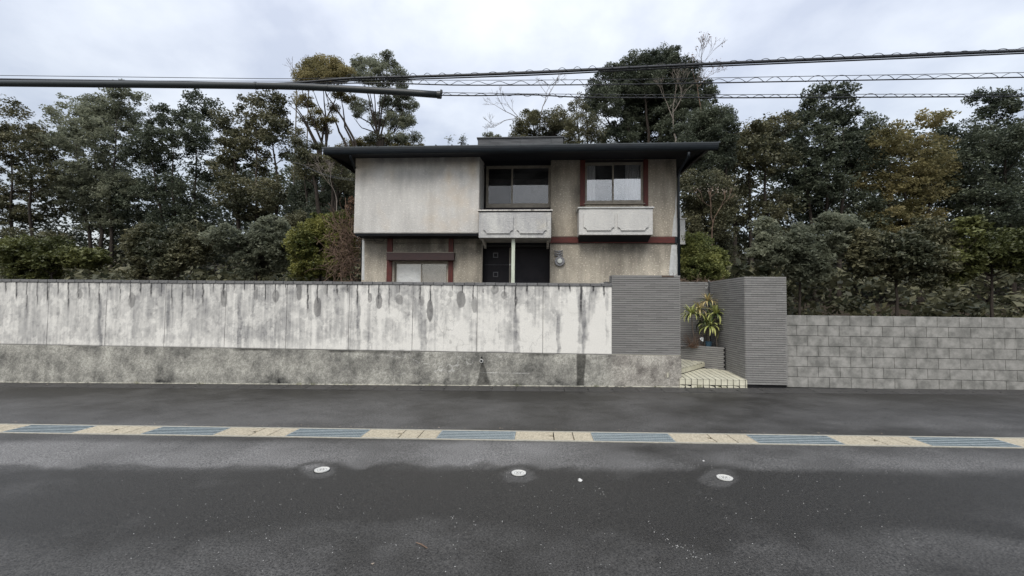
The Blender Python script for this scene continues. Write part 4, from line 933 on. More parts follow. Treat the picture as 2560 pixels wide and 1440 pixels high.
# small service bits
sm_ = empty('service_wire', (HX0, 12.3, 5.1), 'pair of thin grey service wires running to the left corner of the house', 'wire')
for i, dz in enumerate((0, -.05)):
    a = at(886, 447, 12.3); b = at(760, 412 - i * 2, 17); c = at(640, 385, 22)
    pts = []
    for t in np.linspace(0, 1, 14): pts.append((a[0] + (b[0] - a[0]) * t, 12.3 + 4.7 * t, a[1] + dz + (b[1] - a[1]) * t - .5 * t * (1 - t)))
    for t in np.linspace(.1, 1, 8): pts.append((b[0] + (c[0] - b[0]) * t, 17 + 5 * t, b[1] + dz * .3 + (c[1] - b[1]) * t))
    mb = MB(); mb.tube(pts, .0045, 4); mb.build('strand', 'steel_trim', sm_)
mb = MB(); p = [at(q[0], q[1], 11.92) for q in ((908, 594), (932, 594), (940, 606), (955, 604), (962, 597))]
mb.tube([(p[0][0], 11.92, p[0][1]), (p[1][0], 11.92, p[1][1])], .012, 5); mb.tube([(q[0], 11.92, q[1]) for q in p[1:]], .008, 5); mb.tube([(at(908, 601, 11.92)[0], 11.92, at(908, 601, 11.92)[1]), (at(950, 602, 11.92)[0], 11.92, at(950, 602, 11.92)[1])], .006, 5); mb.build('cable_bracket', 'cable_black', H)

# ================================================================== small things on the road
def dome(c, r, h, n=20, rings=4):
    mb = MB(); 
    for j in range(rings + 1):
        a = math.pi / 2 * j / rings; rr = r * math.cos(a); z = c[2] + h * math.sin(a)
        if j == rings: mb.v.append((c[0], c[1], z))
        else: mb.v += [(c[0] + rr * math.cos(2 * math.pi * i / n), c[1] + rr * math.sin(2 * math.pi * i / n), z) for i in range(n)]
    for j in range(rings - 1):
        for i in range(n): a = j * n + i; b = j * n + (i + 1) % n; mb.f.append((a, b, b + n, a + n))
    for i in range(n): mb.f.append(((rings - 1) * n + i, (rings - 1) * n + (i + 1) % n, rings * n))
    return mb
def annulus(cx, cy, r0, r1, z0, z1, n=40):
    mb = MB()
    for i in range(n):
        a, b = 2 * math.pi * i / n, 2 * math.pi * (i + 1) / n; P = lambda r, t, z: (cx + r * math.cos(t), cy + r * math.sin(t), z)
        mb.quad(P(r0, a, z1), P(r1, a, z1), P(r1, b, z1), P(r0, b, z1)); mb.quad(P(r1, a, z0), P(r1, b, z0), P(r1, b, z1), P(r1, a, z1)); mb.quad(P(r0, b, z0), P(r0, a, z0), P(r0, a, z1), P(r0, b, z1))
    return mb
for px, py, lab, tilt in ((805, 1176, 'small round pale metal cover in a damp patch at the left of the asphalt', -.1), (1297, 1184, 'small round pale metal cover with a raised mark at the centre of the asphalt', 0), (1812, 1196, 'small round pale metal cover cut by the right edge of the photo', .1)):
    x, y = atg(px, py); z = gz(x) + .001; r = .070
    t = empty('valve_cover', (x, y, z), lab, 'valve cover', 'small round metal covers in the asphalt')
    mb = MB(); mb.tube([(x, y, z - .02), (x, y, z + .006)], r, 40); mb.build('plate', 'disc_metal', t)
    annulus(x, y, r * .90, r, z + .006, z + .0105).build('rim', 'disc_metal', t)
    annulus(x, y, r * 1.005, r * 1.07, z - .01, z + .0025).build('joint', 'channel_dark', t)
    annulus(x, y, r * .60, r * .66, z + .006, z + .0068).build('groove', 'disc_groove', t)
    mb = MB()
    for a0 in range(0, 360, 45):
        a = R_(a0); d = Vector((math.cos(a), math.sin(a), 0)) * r
        mb.tube([(x + d.x * .16, y + d.y * .16, z + .007), (x + d.x * (.46 if a0 % 90 else .34), y + d.y * .40, z + .007)], .0028, 5)
    mb.build('raised_mark', 'disc_groove', t, kind='stuff')
def stone(px, py, r, label):
    x, y = atg(px, py); z = gz(x) + .002; mb = dome((x, y, z), r, r * .8, 9, 3); q = random.Random(int(px))
    mb.v = [(v[0] + q.uniform(-.18, .18) * r, v[1] + q.uniform(-.18, .18) * r, v[2] + (q.uniform(-.1, .12) * r if v[2] > z else 0)) for v in mb.v]
    return mb, label
mb, l = stone(1450, 1202, .022, ''); tag(mb.build('stone', 'white_stone'), 'rounded white stone on the asphalt right of the middle round cover', 'stone')
mb, l = stone(1759, 1153, .011, ''); tag(mb.build('stone', 'white_stone'), 'small white stone on the dark asphalt above the right round cover', 'stone')
pb = MB(); q = random.Random(3); pts = []
lines = [((1482, 1212), (1516, 1240), 11), ((1615, 1305), (1700, 1372), 16), ((1690, 1345), (1750, 1405), 14), ((1742, 1156), (1720, 1170), 7), ((1764, 1155), (1780, 1163), 5), ((1125, 1285), (1150, 1310), 6), ((845, 1272), (856, 1276), 5)]
for (a, b), (c, d), n in lines:
    for i in range(n): t = q.random(); pts.append((a + (c - a) * t + q.uniform(-4, 4), b + (d - b) * t + q.uniform(-9, 9), q.uniform(.0015, .0038)))
for i in range(420): pts.append((q.uniform(300, 2300), 1110 + 320 * q.random() ** .8, q.uniform(.0012, .0036)))
for px, py, r in pts:
    x, y = atg(px, py); m2 = dome((x, y, gz(x) + .001), r, r * .7, 5, 2); n0 = len(pb.v); pb.v += m2.v; pb.f += [tuple(n0 + i for i in f) for f in m2.f]
pb.build('grit', 'white_stone', kind='stuff')
x, y = atg(1068, 1372); x2, y2 = atg(1040, 1358)
mb = MB(); mb.tube([(x2, y2, gz(x) + .004), ((x + x2) / 2, (y + y2) / 2 + .004, gz(x) + .007), (x, y, gz(x) + .005)], [.002, .005, .004], 6); tag(mb.build('twig', 'vine_bark'), 'small reddish brown twig lying on the near asphalt at lower left', 'twig')
x, y = atg(931, 1411); mb = MB(); mb.v = [(x - .012, y, gz(x) + .004), (x + .004, y - .006, gz(x) + .003), (x + .014, y + .004, gz(x) + .009), (x, y + .009, gz(x) + .005)]; mb.f = [(0, 1, 2, 3)]; tag(mb.build('fallen_leaf', 'leaf_pale_dead'), 'tiny pale fallen leaf on the near asphalt at lower left', 'leaf')

# ================================================================== overhead cables
def smooth_path(pts, Y, n=90):
    P = [(at(px, py, Y)[0], at(px, py, Y)[1]) for px, py in pts]; xs = [p[0] for p in P]
    xx = np.linspace(xs[0], xs[-1], n); A = np.array(P)
    zz = np.interp(xx, A[:, 0], A[:, 1]); k = np.array([1, 2, 3, 2, 1.0]); k /= k.sum()
    zz[2:-2] = np.convolve(zz, k, 'valid'); return xx, zz
def wire(part, pts, Y, r, root, m='cable_black', sides=6, n=90, dy=0):
    xx, zz = smooth_path(pts, Y, n); mb = MB(); mb.tube([(a, Y + dy, b) for a, b in zip(xx, zz)], r, sides); return mb.build(part, m, root, smooth=True)
def spiral(pts, Y, amp, pitch, root, x0px, x1px, up=.5, r=.0045):
    xx, zz = smooth_path(pts, Y, 400); x0, x1 = at(x0px, 300, Y)[0], at(x1px, 300, Y)[0]; P = []; x = x0; ph = 0
    while x < x1:
        z = np.interp(x, xx, zz); am = amp * (.85 + .3 * math.sin(x * 1.7)); ph += .36 * (1 + .12 * math.sin(x * 2.3)); P.append((x, Y + am * .8 * math.cos(ph), z + am * (math.sin(ph) + up))); x += pitch * .36 / (2 * math.pi)
    mb = MB(); mb.tube(P, r, 4); mb.build('lashing_wire', 'cable_black', root)
YC = 7.0
A = [(-1200, 176), (-600, 190), (300, 203), (740, 211.5), (772, 208), (800, 199), (825, 196), (900, 194.5), (1020, 192.5), (1280, 184), (1450, 176.5), (1600, 168), (1820, 158), (2300, 138), (3200, 100)]
ca = empty('overhead_cable', (0, YC, 5.3), 'thickest black overhead cable, topmost, rising to the upper right', 'cable', 'overhead cables across the street')
wire('cable', A, YC, .021, ca)
wire('messenger_wire', [(-1200, 168), (-600, 180), (740, 196), (1020, 188), (1280, 179), (1500, 168), (1820, 152.5), (2300, 132), (3200, 92)], YC, .005, ca, dy=.02)
wire('second_cable', [(a, b + 3.6) for a, b in A], YC, .011, ca, dy=.03)
spiral([(a, b - 2) for a, b in A], YC, .034, .275, ca, 860, 2700, .35)
YB = 7.25
cb = empty('overhead_cable', (0, YB, 5.2), 'thin middle overhead cable in a wide zigzag lashing wire', 'cable', 'overhead cables across the street')
B1 = [(-1200, 196), (-600, 199), (740, 203), (1020, 200.5), (1280, 200.5), (1600, 198.5), (1820, 194), (2400, 184), (3200, 170)]
B2 = [(-1200, 201), (-600, 205), (740, 209), (900, 208), (1000, 205), (1035, 211), (1100, 213), (1280, 213), (1600, 211), (1820, 206.5), (2400, 196), (3200, 182)]
wire('messenger_wire', B1, YB, .0048, cb); wire('cable', B2, YB, .010, cb)
spiral([(a, b - 6) for a, b in B2], YB, .042, .33, cb, 1005, 2700, 0)
YL = 6.8
cc_ = empty('overhead_cable', (0, YL, 5.0), 'lowest overhead cable, thin, emerging from the end of the dark sleeve', 'cable', 'overhead cables across the street')
wire('messenger_wire', [(1096, 231), (1280, 234), (1600, 237), (1820, 236.5), (2400, 235), (3200, 232)], YL, .0045, cc_)
wire('cable', [(1096, 238), (1200, 239.5), (1290, 236.5), (1350, 237), (1410, 242), (1500, 244), (1820, 244.5), (2400, 242), (3200, 238)], YL, .0098, cc_)
spiral([(1100, 236.5), (1280, 237), (1440, 241.5), (1820, 242), (3200, 236)], YL, .030, .27, cc_, 1106, 2700, .2)
sv = empty('cable_sleeve', (-3, YL, 5.0), 'thick dark protective sleeve around the overhead cable at upper left', 'cable sleeve')
SV = [(-1200, 196), (-600, 203), (300, 211), (740, 215.5), (818, 219.5), (1000, 230), (1096, 237)]
wire('sleeve', SV, YL, .054, sv, 'sleeve_plastic', 16, 60)
def collar(px, py, w, r):
    x0, z0 = at(px - w / 2, py - w * .025, YL); x1, z1 = at(px + w / 2, py + w * .025, YL); mb = MB(); mb.tube([(x0, YL, z0), (x1, YL, z1)], r, 16); mb.build('collar', 'sleeve_plastic', sv, bevel=.004)
collar(819, 219.6, 6, .060); collar(1098, 237.2, 10, .061); collar(640, 214.6, 6, .060)
x, z = at(1104, 232, YL); mb = MB(); mb.box(x - .02, x + .012, YL - .02, YL + .02, z - .01, z + .045); mb.build('clamp', 'sleeve_plastic', sv)

# ================================================================== vegetation
def leaf_cloud(C, size, asp=.5, up=.35, seed=0, droop=0.0):
    g = np.random.default_rng(seed); n = len(C)
    a = g.normal(size=(n, 3)); a[:, 2] = a[:, 2] * .6 - droop; a /= np.linalg.norm(a, axis=1, keepdims=True)
    nn = g.normal(size=(n, 3)); nn[:, 2] = np.abs(nn[:, 2]) + up; b = np.cross(nn, a); b /= np.linalg.norm(b, axis=1, keepdims=True) + 1e-9
    s = size * g.uniform(.6, 1.35, size=(n, 1)); L, W = a * s * .5, b * s * .5 * asp
    c2 = np.cross(a, b) * s * .10
    V = np.stack([C - L, C + W - c2, C + L, C - W - c2], 1).reshape(-1, 3); F = np.arange(4 * n).reshape(-1, 4)
    return V, F
def blobs3(blobs, Y, depth=.8, dj=0.0, g=None):
    out = []
    for b in blobs:
        px, py, rx, ry = b[:4]; yy = Y + (b[4] if len(b) > 4 else (g.uniform(-dj, dj) if g is not None else 0)); x, z = at(px, py, yy); s = yy / FPX; out.append((x, yy, z, rx * s, (rx * .6 + ry * .4) * s * depth, ry * s))
    return out
def clusters(B, rc, dens, g):
    P = []
    for x, y, z, a, b, c in B:
        n = max(4, int(dens * (a * c + .6 * a * b + .6 * b * c) / (rc * rc)))
        d = g.normal(size=(n, 3)); d /= np.linalg.norm(d, axis=1, keepdims=True); r = g.uniform(.15, 1.0, size=(n, 1)) ** .45
        p = d * r * np.array([a, b, c]) + np.array([x, y, z]); P.append(p)
    return np.vstack(P)
def crown(name, CL, rc, per, size, m, parent, seed, asp=.5, flat=.62, droop=0.0, up=.35):
    g = np.random.default_rng(seed); n = len(CL)
    k = (per * g.uniform(.45, 1.5, n)).astype(int); idx = np.repeat(np.arange(n), k); N = len(idx)
    rr = rc * g.uniform(.55, 1.3, n)[idx][:, None]
    d = g.normal(size=(N, 3)); d /= np.linalg.norm(d, axis=1, keepdims=True); d *= g.uniform(.1, 1, size=(N, 1)) ** .5
    P = CL[idx] + d * rr * np.array([1, 1, flat]); V, F = leaf_cloud(P, size, asp, up, seed + 1, droop)
    return npmesh(name, V, F, m, parent)
def wob(p, q, n, amp, rnd):
    p, q = Vector(p), Vector(q); L = (q - p).length; out = []
    o = Vector((rnd.uniform(-1, 1), rnd.uniform(-1, 1), rnd.uniform(-.2, 1))) * amp * L; o2 = Vector((rnd.uniform(-1, 1), rnd.uniform(-1, 1), rnd.uniform(-1, 1))) * amp * .35 * L
    for i in range(n + 1): t = i / n; out.append(p.lerp(q, t) + o * math.sin(math.pi * t) + o2 * math.sin(2 * math.pi * t))
    return out
def limbs(stems, CL, Y, parent, m, r0, seed, rb=.022, maxb=400, base=None, jit=.6):
    """stems given as pixel polylines (bottom first); every leaf cluster gets a branch from the nearest stem below it"""
    rnd = random.Random(seed); mb = MB(); nodes = []
    for st in stems:
        off = rnd.uniform(-jit, jit); P = []
        for i, (px, py) in enumerate(st):
            yy = Y + off * min(1, i / 2); x, z = at(px, py, yy); P.append(Vector((x, yy, z)))
        b = P[0].copy(); 
        if base is None or i == 0: gzb = float(hz(np.array([b.x]), np.array([b.y]))[0]); 
        if b.z > gzb + .3: P.insert(0, Vector((b.x + (b.x - P[1].x) * .25, b.y, gzb - .1)))
        full = []
        for p, q in zip(P[:-1], P[1:]): w = wob(p, q, 4, .025, rnd); full += w[:-1]
        full.append(P[-1]); n = len(full); rs = [r0 * (1 - .86 * i / (n - 1)) for i in range(n)]
        mb.tube(full, rs, 7); nodes += list(zip(full, rs))
    N = np.array([n[0][:] for n in nodes]); R0 = np.array([n[1] for n in nodes])
    order = np.arange(len(CL)); rnd2 = np.random.default_rng(seed); rnd2.shuffle(order)
    for c in CL[order[:maxb]]:
        d = N - c; dist = np.linalg.norm(d, axis=1) + np.where(d[:, 2] > -.2, 2.5, 0) ; i = int(dist.argmin()); p = Vector(N[i]); q = Vector(c)
        r = min(R0[i] * .6, rb * (1 + .25 * (q - p).length)); w = wob(p, q, 5, .10, rnd); k = len(w); mb.tube(w, [max(.006, r * (1 - .8 * j / (k - 1))) for j in range(k)], 5, cap=False)
        if rnd.random() < .5: N = np.vstack([N, np.array(w[2][:])[None], np.array(w[4][:])[None]]); R0 = np.append(R0, [r * .7, r * .5])
    return mb.build('trunk', m, parent, smooth=True)
def tree(name, label, cat, Y, blobs, stems, rc, dens, per, size, leaf, r0=.16, seed=1, bark='bark', group='trees on the hillside behind the house', depth=.8, dj=.8, asp=.5, rb=.022, maxb=300, droop=0.0, flat=.62):
    g = np.random.default_rng(seed); x, z = at(stems[0][0][0], stems[0][0][1], Y); zb = float(hz(np.array([x]), np.array([Y]))[0])
    t = empty(name, (x, Y, zb), label, cat, group)
    CL = clusters(blobs3(blobs, Y, depth, dj, g), rc * .8, dens * DK, g)
    limbs(stems, CL, Y, t, bark, r0, seed, rb, maxb)
    crown('crown', CL, rc * .85, per * PK, size * .66, leaf, t, seed, asp, flat, droop); return t
DK, PK = 1.55, 1.75
G2 = 'trees left of the house'; G3 = 'trees right of the house'
tree('broadleaf_tree', 'tall leaning tree with loose olive crown and several bare stems, leftmost above the roof', 'tree', 24,
     [(762,180,24,20),(748,200,14,18),(798,158,24,18),(818,150,14,12),(832,165,24,16),(858,188,22,18),(790,190,38,16),(830,195,30,14),(856,240,34,9),(790,282,14,8),(808,296,14,9),(760,246,12,7),(775,262,10,6),(812,322,18,9),(786,312,12,7),(835,268,12,7),(772,165,26,14),(785,185,40,22),(815,182,34,22),(845,180,32,20),(870,180,18,16),(760,205,24,12),(746,250,12,14),(830,300,16,10),(765,300,14,12)],
     [[(890,361),(859,300),(837,267),(818,240),(800,190)],[(816,361),(816,305),(810,250),(803,195)],[(802,378),(776,328),(757,292),(738,262),(726,240)],[(811,372),(793,328),(772,278),(757,232),(750,200)],[(800,372),(815,300),(838,250),(835,200)],[(884,361),(862,318),(858,272),(852,236)],[(795,372),(768,318),(748,285),(722,262)],[(868,368),(848,330),(836,300),(822,262),(812,225)],[(812,370),(820,330),(812,290),(796,262),(782,225)]],
     .42, 2.1, 90, .15, 'leaf_olive', .085, 3, group=G2, dj=1.2, asp=.5, rb=.02, droop=.3)
tree('broadleaf_tree', 'tall airy grey green tree right of the leaning olive tree, its crown showing sky gaps', 'tree', 26,
     [(888,165,20,22),(902,150,14,10),(930,148,20,13),(964,142,14,13),(945,165,25,18),(972,165,22,22),(905,185,30,20),(950,195,46,20),(995,188,20,18),(1010,210,18,22),(900,262,26,16),(890,280,14,12),(1034,262,13,16),(1010,262,22,24),(975,262,30,26),(950,300,24,20),(990,305,30,26),(1018,300,20,24),(1034,344,18,12),(990,345,30,14),(935,345,26,10),(1000,235,22,18)],
     [[(945,348),(941,310),(938,270),(934,225),(928,180)],[(944,346),(953,285),(963,240),(968,195),(966,165)],[(943,340),(926,308),(896,292),(880,268)],[(943,330),(926,262),(914,220),(904,178)],[(946,350),(934,290),(926,240),(920,190)],[(946,350),(948,290),(952,230),(945,170)],[(958,350),(975,325),(990,290),(996,250)],[(952,345),(935,330),(905,320),(885,295)],[(950,348),(962,300),(985,265),(1010,230)],[(948,350),(985,330),(1002,290),(1016,250)]],
     .42, 2.1, 85, .15, 'leaf_greygreen', .075, 5, group=G2, dj=1.2, asp=.5, rb=.02, droop=.4)
tree('evergreen_tree', 'dull olive evergreen with a broad crown under the left end of the roof', 'tree', 19,
     [(805,398,42,22),(848,410,30,24),(868,435,18,30),(770,392,28,18),(752,360,18,22),(745,400,16,16),(830,440,30,14),(752,330,16,14),(780,365,26,14),(815,420,44,18),(765,430,34,18),(868,455,20,24),(840,385,26,12)],
     [[(832,540),(833,480),(828,430),(815,400)],[(836,540),(846,470),(856,420)],[(800,540),(790,470),(776,415),(762,380)]],
     .40, 1.9, 90, .13, 'leaf_darkolive', .13, 7, group=G2, dj=.8)
tree('evergreen_tree', 'dark bluish evergreen filling the gap left of the house wall above the bright bush', 'tree', 21,
     [(760,480,44,36),(800,505,40,26),(850,480,40,42),(870,520,30,34),(740,520,30,26),(820,455,30,20),(880,470,20,40),(780,430,30,20),(800,540,70,26),(760,400,30,24),(870,430,20,24)],
     [[(770,560),(768,500),(760,450)],[(850,560),(852,500),(848,450)],[(810,560),(806,510),(812,460)]],
     .42, 2.2, 95, .14, 'leaf_dark', .12, 9, group=G2, dj=1.0)
tree('evergreen_tree', 'low olive brown treetop just above the left part of the roof edge', 'tree', 27,
     [(905,358,40,12),(960,362,44,12),(1010,366,34,12),(870,372,30,14),(1046,366,14,9)],
     [[(900,420),(902,390),(905,362)],[(985,420),(980,390),(972,366)]], .40, 2.0, 80, .15, 'leaf_olive', .1, 12, group=G2)
tree('shrub', 'reddish brown shrub touching the left corner of the house', 'shrub', 13.4, [(881,505,9,18),(872,524,9,12)], [[(880,640),(876,560),(880,510)]], .16, 1.6, 26, .085, 'leaf_dead', .02, 14, group=None, dj=.1, rb=.008)
tree('shrub', 'brownish olive shrub at the left edge above the bright bush', 'shrub', 17, [(748,545,20,20),(760,560,18,16),(735,560,20,26)], [[(748,640),(748,590),(750,560)]], .3, 1.8, 70, .12, 'leaf_darkolive', .05, 15, group=None, dj=.2)
# big glossy bush
tree('bush', 'large bright green glossy bush behind the garden wall left of the house', 'bush', 13.6,
     [(800,590,44,46),(765,610,34,50),(835,560,36,30),(862,545,22,20),(845,600,36,44),(780,660,50,40),(835,660,40,40),(752,660,26,40),(800,555,28,22),(740,610,24,40),(875,600,22,40)],
     [[(800,700),(800,640),(800,580)],[(830,700),(840,630),(848,570)],[(775,700),(768,640),(762,590)]],
     .19, 2.6, 34, .135, 'leaf_bright', .05, 17, group=None, dj=.45, asp=.42, rb=.01, depth=.9, flat=.7)
tree('bush', 'rounded yellow green bush right of the house above the tiled wall', 'bush', 12.9,
     [(1733,622,32,34),(1760,640,36,36),(1728,665,34,38),(1780,668,26,34),(1716,598,16,14),(1755,690,44,20),(1792,690,16,16),(1712,640,18,44),(1790,645,26,28),(1802,672,16,30),(1750,605,30,22)],
     [[(1745,700),(1742,660),(1738,620)],[(1765,700),(1768,665),(1770,640)]],
     .16, 2.8, 36, .10, 'leaf_bush', .04, 19, group=None, dj=.35, asp=.45, rb=.008, depth=.95, flat=.7)
# right-hand trees
tree('evergreen_tree', 'biggest dark evergreen with a domed crown rising above the right half of the roof', 'tree', 28,
     [(1600,190,55,40),(1652,160,50,36),(1625,150,30,22),(1690,165,34,30),(1555,190,40,34),(1512,208,34,30),(1494,245,32,30),(1520,260,40,36),(1705,205,42,42),(1735,245,42,40),(1765,275,30,34),(1640,235,60,40),(1580,250,55,40),(1690,270,50,44),(1620,300,60,50),(1560,310,55,45),(1690,325,50,40),(1750,320,44,40),(1640,340,80,30),(1540,345,50,26),(1725,185,28,30),(1765,230,22,30),(1540,178,32,24),(1482,225,20,28),(1478,280,22,34),(1590,150,34,22),(1660,130,40,14),(1600,220,70,50),(1560,225,50,36),(1660,200,60,40),(1620,270,70,40),(1700,240,50,36)],
     [[(1620,400),(1622,330),(1615,260),(1605,200)],[(1640,400),(1655,320),(1668,240),(1670,180)],[(1590,400),(1570,320),(1545,260),(1520,220)],[(1680,400),(1700,320),(1722,270),(1735,240)],[(1560,400),(1540,340),(1505,280)]],
     .46, 1.7, 78, .175, 'leaf_dark', .16, 21, group=G3, dj=1.6, droop=.2, maxb=330)
tree('evergreen_tree', 'lower dark evergreen with a bumpy top above the middle of the roof', 'tree', 25,
     [(1326,290,20,22),(1306,318,24,22),(1350,300,26,24),(1388,300,26,32),(1350,335,44,20),(1410,330,34,34),(1300,345,22,12)],
     [[(1340,400),(1338,340),(1330,295)],[(1385,400),(1388,340),(1386,300)]],
     .38, 1.9, 90, .14, 'leaf_darkolive', .12, 23, group=G3, dj=.9)
tree('broadleaf_tree', 'brown tinged thin crowned tree between the two dark evergreens above the roof', 'tree', 24,
     [(1440,268,22,34),(1432,310,28,34),(1466,300,26,40),(1470,340,34,24),(1425,345,24,18),(1500,330,20,30)],
     [[(1450,400),(1446,340),(1440,270)],[(1470,400),(1468,330),(1466,280)]],
     .38, 1.35, 62, .13, 'leaf_darkolive', .08, 25, group=G3, dj=.9)
tree('evergreen_tree', 'dark evergreen close behind the right end of the roof', 'tree', 21,
     [(1750,330,40,36),(1790,290,36,30),(1812,340,34,50),(1765,390,50,44),(1725,400,36,40),(1805,410,34,50),(1720,350,24,22),(1700,330,20,16),(1760,295,36,26),(1812,295,22,24),(1770,340,50,30)],
     [[(1780,560),(1778,450),(1780,340)],[(1750,560),(1748,450),(1745,360)],[(1810,560),(1815,430),(1812,330)]],
     .40, 1.9, 92, .14, 'leaf_dark', .15, 27, group=G3, dj=1.1)
tree('evergreen_tree', 'shaded olive evergreen right of the house above the yellow green bush', 'tree', 18,
     [(1740,470,42,50),(1785,480,40,50),(1725,520,30,40),(1765,545,46,36),(1812,500,26,60),(1812,570,26,50),(1715,450,20,30),(1770,600,40,30),(1718,570,24,40),(1740,600,40,30),(1715,620,20,30),(1812,630,24,40)],
     [[(1770,680),(1762,560),(1750,470)],[(1800,680),(1800,560),(1795,480)]],
     .38, 2.1, 95, .12, 'leaf_darkolive', .12, 29, group=G3, dj=.8)
# trees beyond the photograph's sides
def shift(bl, dx, dy=0, k=1.0): return [(b[0] * 1 + dx, (b[1] - 360) * k + 360 + dy, b[2] * k, b[3] * k) for b in bl]
oB = [(600,250,60,40),(650,220,50,34),(560,280,60,50),(640,290,60,50),(600,340,80,50),(690,300,36,50),(530,340,50,50),(680,370,60,40),(580,410,80,50),(600,470,90,50),(670,470,70,50),(540,450,60,50),(610,530,90,40),(700,540,60,40)]
def oS(dx, dy=0): return [[(620+dx,560+dy),(615+dx,420+dy),(605+dx,300+dy)],[(660+dx,560+dy),(655+dx,420+dy),(650+dx,280+dy)],[(580+dx,560+dy),(570+dx,430+dy),(560+dx,320+dy)]]
for i, (dx, dy, k, Y, lf, lab) in enumerate(((30, 30, .95, 24, 'leaf_darkolive', 'olive evergreen just beyond the left edge of the olive trees'), (-170, 60, 1.0, 27, 'leaf_dark', 'second evergreen counting left from the olive trees'), (-370, 20, 1.1, 28, 'leaf_darkolive', 'third, taller evergreen counting left from the olive trees'), (-590, 60, 1.0, 27, 'leaf_dark', 'evergreen at the far left edge of the picture'),
      (1270, 60, .95, 24, 'leaf_darkolive', 'evergreen next to the big domed tree, on its right'), (1450, 40, 1.05, 26, 'leaf_dark', 'second evergreen counting right from the big domed tree'), (1660, 90, 1.0, 26, 'leaf_darkolive', 'third evergreen counting right from the big domed tree'), (1860, 50, 1.1, 27, 'leaf_dark', 'evergreen at the far right edge of the picture'))):
    q = random.Random(900 + i); bl = [(b[0] + q.uniform(-34, 34), b[1] + q.uniform(-28, 24), b[2] * q.uniform(.65, 1.3), b[3] * q.uniform(.7, 1.25)) for b in shift(oB, dx, dy, k)]
    lf = ('leaf_darkolive', 'leaf_dark', 'leaf_greygreen', 'leaf_darkolive', 'leaf_darkolive', 'leaf_dark', 'leaf_olive', 'leaf_dark')[i]
    tree('evergreen_tree', lab, 'tree', Y, bl, [[(a + q.uniform(-14, 14), b + dy) for a, b in s] for s in oS(dx)], .5, 1.3, 40, .25, lf, .15, 40 + i, group='trees beyond the sides of the house', dj=1.4, maxb=120)
for i, (px, w, lab) in enumerate(((640, 130, 'evergreen bush behind the garden wall, first one left of the bright bush'), (400, 150, 'evergreen bush behind the garden wall, second one left of the bright bush'), (130, 170, 'evergreen bush behind the garden wall at the far left'), (2000, 150, 'evergreen bush behind the block wall nearest the tiled walls'), (2240, 150, 'evergreen bush behind the middle of the block wall'), (2480, 150, 'evergreen bush behind the block wall at the far right'))):
    tree('bush', lab, 'bush', 14.5, [(px + w * random.uniform(-.6, .6), random.uniform(585, 665), w * random.uniform(.2, .45), random.uniform(26, 60)) for _ in range(9)], [[(px, 720), (px, 660), (px, 610)]], .24, 2.0, 30, .18, ('leaf_greygreen', 'leaf_darkolive', 'leaf_olive_dim')[i % 3], .05, 60 + i, group='bushes behind the walls beyond the photo', dj=.5, maxb=60)
# understorey that closes the view between the trunks
g = np.random.default_rng(77); n = 900
X = g.uniform(-42, 40, n); Yy = g.uniform(25, 36, n); zb = hz(X, Yy); hgt = 2.2 + 2.6 * fbm(X * .15, Yy * .15, 5)
CLu = np.stack([X, Yy, zb + g.uniform(0, 1, n) * hgt], -1)
n = 420; sx = np.where(g.uniform(0, 1, n) < .5, -1, 1); X = sx * g.uniform(7.5, 30, n); Yy = g.uniform(16, 21, n)
CLu = np.vstack([CLu, np.stack([X, Yy, hz(X, Yy) + g.uniform(0, 2.2, n)], -1)])
n = 2600; X = g.uniform(-40, 40, n); Yy = g.uniform(29, 38, n)
top = np.where(X > .5, 338, 412) + 46 * (fbm(X * .35, X * 0 + 2, 33, 4) - .5)
ztop = CAM_H + (767 - top) * Yy / FPX; zz = hz(X, Yy) + g.uniform(0, 1, n) ** .8 * (ztop - hz(X, Yy))
wood = np.stack([X, Yy, zz], -1)
o = crown('undergrowth', CLu, .8, 40, .32, 'leaf_darkolive', None, 78); o['kind'] = 'stuff'
o = crown('far_wood', wood, .95, 42, .30, 'leaf_dark', None, 79); o['kind'] = 'stuff'

# bare, twiggy trees
def bare(name, label, cat, start, direction, length, r, depth, m, seed, spread=.55, group=None, Y=20, leaves=None, upb=.25, shrink=.72):
    rnd = random.Random(seed); x, z = at(start[0], start[1], Y); zb = float(hz(np.array([x]), np.array([Y]))[0]) if Y > 10.8 else z
    t = empty(name, (x, Y, min(zb, z)), label, cat, group); mb = MB(); tips = []
    def grow(p, d, L, r, k):
        q = p + d * L; w = wob(p, q, 4, .06, rnd); mb.tube(w, [r * (1 - .35 * i / 4) for i in range(5)], 5 if k > 2 else 4, cap=False)
        if k == 0: tips.append(q); return
        for i in range(rnd.choice((2, 3)) if k > 1 else 3):
            nd = (d + Vector((rnd.gauss(0, 1), rnd.gauss(0, .7), rnd.gauss(0, 1))) * spread + Vector((0, 0, upb))).normalized(); grow(q if i else w[3], nd, L * rnd.uniform(shrink - .14, shrink + .1), max(.007, r * .62), k - 1)
    if z > zb + .3: mb.tube([(x, Y, zb - .1), (x, Y, z)], r * 1.1, 6)
    grow(Vector((x, Y, z)), Vector(direction).normalized(), length, r, depth)
    mb.build('branches', m, t, smooth=True)
    if leaves:
        P = np.repeat(np.array([p[:] for p in tips]), leaves[1], 0) + np.random.default_rng(seed).normal(size=(len(tips) * leaves[1], 3)) * .10
        V, F = leaf_cloud(P, leaves[2], .5, .1, seed, .5); npmesh('leaves', V, F, leaves[0], t)
    return t
bare('bare_tree', 'bare leafless tree with fine twigs above the left edge, behind the olive tree', 'tree', (772, 215), (-.1, 0, 1), .9, .03, 4, 'pale_bark', 5, .42, 'leafless trees', 25, shrink=.66)
